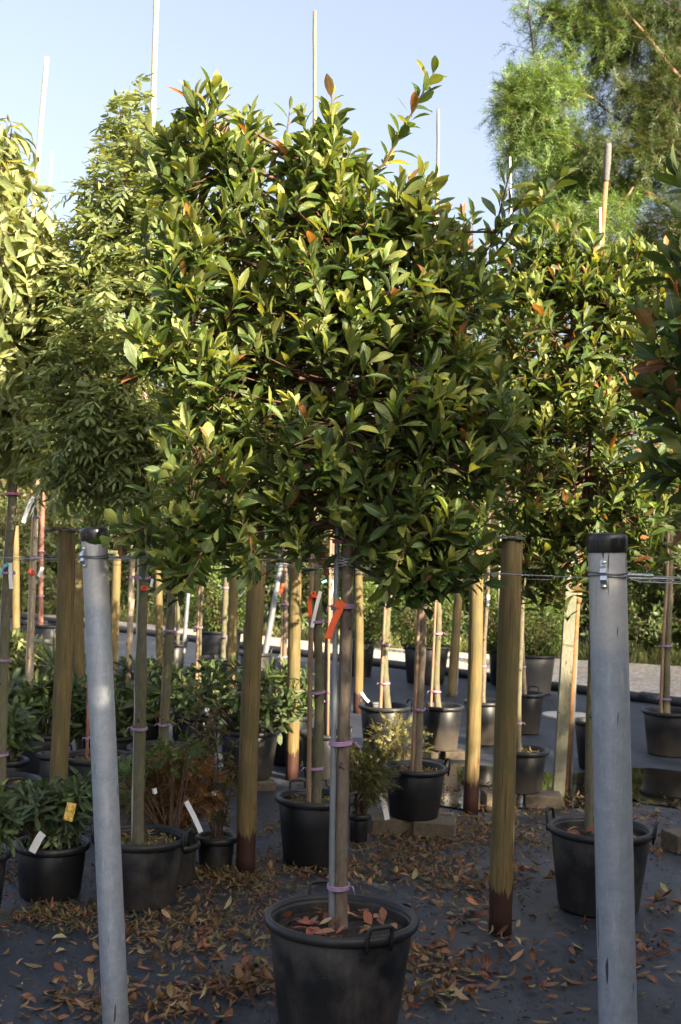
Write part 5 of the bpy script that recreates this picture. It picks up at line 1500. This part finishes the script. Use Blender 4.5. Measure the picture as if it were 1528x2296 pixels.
brown = [(.21, .085, .045), (.17, .065, .04), (.25, .125, .07), (.15, .075, .045), (.30, .18, .10), (.20, .05, .04), (.30, .25, .13), (.13, .05, .03), (.20, .10, .055)]
tan = [(.13, .09, .04), (.18, .125, .055), (.10, .062, .03), (.12, .095, .035), (.085, .075, .028), (.15, .08, .04)]
C_big = [(960, 2140, 10, .16), (950, 2235, 7, .14), (1060, 2050, 10, .22), (560, 2205, 12, .15), (600, 2170, 5, .10), (480, 2230, 7, .16), (300, 2260, 12, .22), (420, 2270, 8, .15), (120, 2255, 6, .2), (160, 2200, 4, .2), (980, 2180, 8, .2), (1050, 2200, 5, .2), (1090, 1990, 6, .2),
         (430, 2130, 7, .25), (560, 2090, 4, .2), (1180, 2110, 3, .3), (1260, 2180, 3, .3), (1200, 2250, 4, .3), (1450, 2120, 5, .2), (1500, 2030, 4, .2), (1440, 2180, 5, .15), (60, 2140, 3, .3), (330, 2090, 6, .25), (1020, 1960, 8, .3), (1190, 1960, 8, .25), (1480, 1900, 7, .3), (700, 1960, 3, .3), (860, 1960, 5, .3), (1130, 2150, 8, .8), (500, 2150, 6, .7)]
C_small = [(150, 2050, 12, .22), (330, 2070, 9, .3), (480, 2060, 9, .3), (560, 1990, 12, .3), (520, 1965, 8, .2), (620, 1940, 8, .25), (880, 1895, 12, .35), (1000, 1880, 12, .4), (940, 1940, 10, .35), (1060, 1860, 8, .3), (1200, 1890, 8, .35), (1150, 1830, 8, .4), (1260, 1800, 6, .5), (1480, 1830, 8, .5), (1500, 1900, 8, .35),
           (590, 1860, 6, .3), (480, 1960, 6, .2), (40, 1960, 8, .25), (30, 2060, 6, .2), (1050, 1990, 8, .3), (1000, 1840, 7, .4), (60, 1870, 6, .3), (430, 2130, 6, .35), (1080, 1780, 5, .4), (560, 2210, 4, .2), (300, 2250, 4, .3), (960, 2180, 3, .25), (800, 1960, 5, .3), (1100, 1900, 10, 1.0), (400, 2000, 8, .8), (850, 2100, 4, 1.0)]
db = litter(1100, C_big, .60, (.045, .09), brown, 'photinia')
x_, y_, f_ = project(db['P'])
vis = (x_ > -10) & (x_ < 1538) & (y_ < 2300)
sc = np.where(vis, db['L'] / f_, -1); ids = np.argsort(-sc)[:240]
mk = np.zeros(len(sc), bool); mk[ids] = True; mk &= vis
db['curl'] = db['curl'] * RNG.uniform(.3, 2.4, len(db['curl']))
for pf, par in (('photinia', 0), ('oval', 1), ('lance', 2)):
    m3 = mk & ((np.arange(len(mk)) * 7 // 3) % 3 == par)
    leaf_singles('fallen_leaf', sub(db, m3), pf, M['leaf_dry'], None, 'COLOUR ' + {'photinia': 'pointed', 'oval': 'rounded', 'lance': 'narrow'}[pf] + ' dry leaf lying on the dark matting', 'leaf', 'fallen COLOUR ' + {'photinia': 'pointed', 'oval': 'rounded', 'lance': 'narrow'}[pf] + ' leaves on the matting', 24)
rest = sub(db, ~mk)
ds = litter(8500, C_small, .58, (.025, .058), tan + brown[:4], 'lance')
o = leaf_object('leaf_litter', rest, 'photinia', M['leaf_dry']); tag(o, 'scattered dry leaves on the matting', 'leaf litter')
o = leaf_object('fine_litter', ds, 'lance', M['leaf_dry']); tag(o, 'drifts of small yellow-brown leaf litter on the matting', 'leaf litter')
# crumbs of soil, bark and gravel
n = 9000
P = np.stack([RNG.uniform(-2.2, 2.4, n), 3.3 + 7.0 * RNG.uniform(size=n) ** 1.6, np.full(n, .002)], 1)
yaw = RNG.uniform(0, 6.283, n)
crumb = np.array([(.05, .035, .025), (.02, .017, .015), (.16, .12, .08), (.03, .025, .02), (.30, .27, .22)])
d = dict(P=P, D=np.stack([np.cos(yaw), np.sin(yaw), RNG.uniform(0, .5, n)], 1), N=np.stack([RNG.normal(0, .5, n), RNG.normal(0, .5, n), np.ones(n)], 1), L=RNG.uniform(.006, .02, n), W=RNG.uniform(.8, 1.6, n), fold=RNG.uniform(-.8, .8, n), curl=RNG.normal(.8, .6, n), tint=crumb[RNG.choice(5, n, p=[.3, .3, .17, .2, .03])])
o = leaf_object('ground_crumbs', d, 'tiny', M['leaf_dry']); tag(o, 'crumbs of soil and bark scattered on the matting', 'debris')
# leaves lying on the soil of the pots
def pot_leaves(key, n, lr, cols, label, group, ring=True, prof='photinia'):
    p = POTS[key]; a = RNG.uniform(0, 6.283, n); r = p['rs'] * np.sqrt(RNG.uniform(.12, .75, n))
    P = np.stack([p['c'].x + r * np.cos(a), p['c'].y + r * np.sin(a), p['soil'] + RNG.uniform(.012, .03, n)], 1)
    yaw = a + RNG.normal(1.57, .8, n)
    D = np.stack([np.cos(yaw), np.sin(yaw), RNG.normal(.08, .15, n)], 1); ln = RNG.uniform(*lr, n)
    over = np.linalg.norm(P[:, :2] + D[:, :2] * ln[:, None] - np.array([p['c'].x, p['c'].y]), axis=1) > p['rs'] * .95
    D[over] *= np.array([-1, -1, 1])
    d = dict(P=P, D=D, N=np.stack([RNG.normal(0, .3, n), RNG.normal(0, .3, n), np.ones(n)], 1), L=ln, W=RNG.uniform(.8, 1.1, n), fold=RNG.uniform(0, .6, n), curl=RNG.normal(.2, .8, n), tint=np.array(cols)[RNG.choice(len(cols), n)] * RNG.uniform(.7, 1.2, (n, 1)))
    if label: leaf_singles('fallen_leaf', d, prof, M['leaf_dry'], None, label, 'leaf', group, 14)
    else: leaf_object('litter', d, prof, M['leaf_dry'], p['e'])
pot_leaves('main', 50, (.055, .095), [tuple(1.6 * q for q in c_) for c_ in brown] + [(.38, .06, .06)], 'COLOUR fallen leaf lying on the soil of the large dusty pot', 'fallen COLOUR leaves in the large pot')
pot_leaves('p8', 24, (.06, .10), [tuple(1.6 * q for q in c_) for c_ in brown] + [(.40, .04, .04)], 'COLOUR fallen leaf lying on the soil of the big handled pot', 'fallen COLOUR leaves in the handled pot')
for k in ('p2', 'p6', 'p7', 'p9', 'p18', 'p19', 'p20'):
    pot_leaves(k, 130, (.02, .05), [(.34, .25, .08), (.24, .20, .06), (.16, .15, .05), (.30, .18, .08)], None, None, prof='lance')
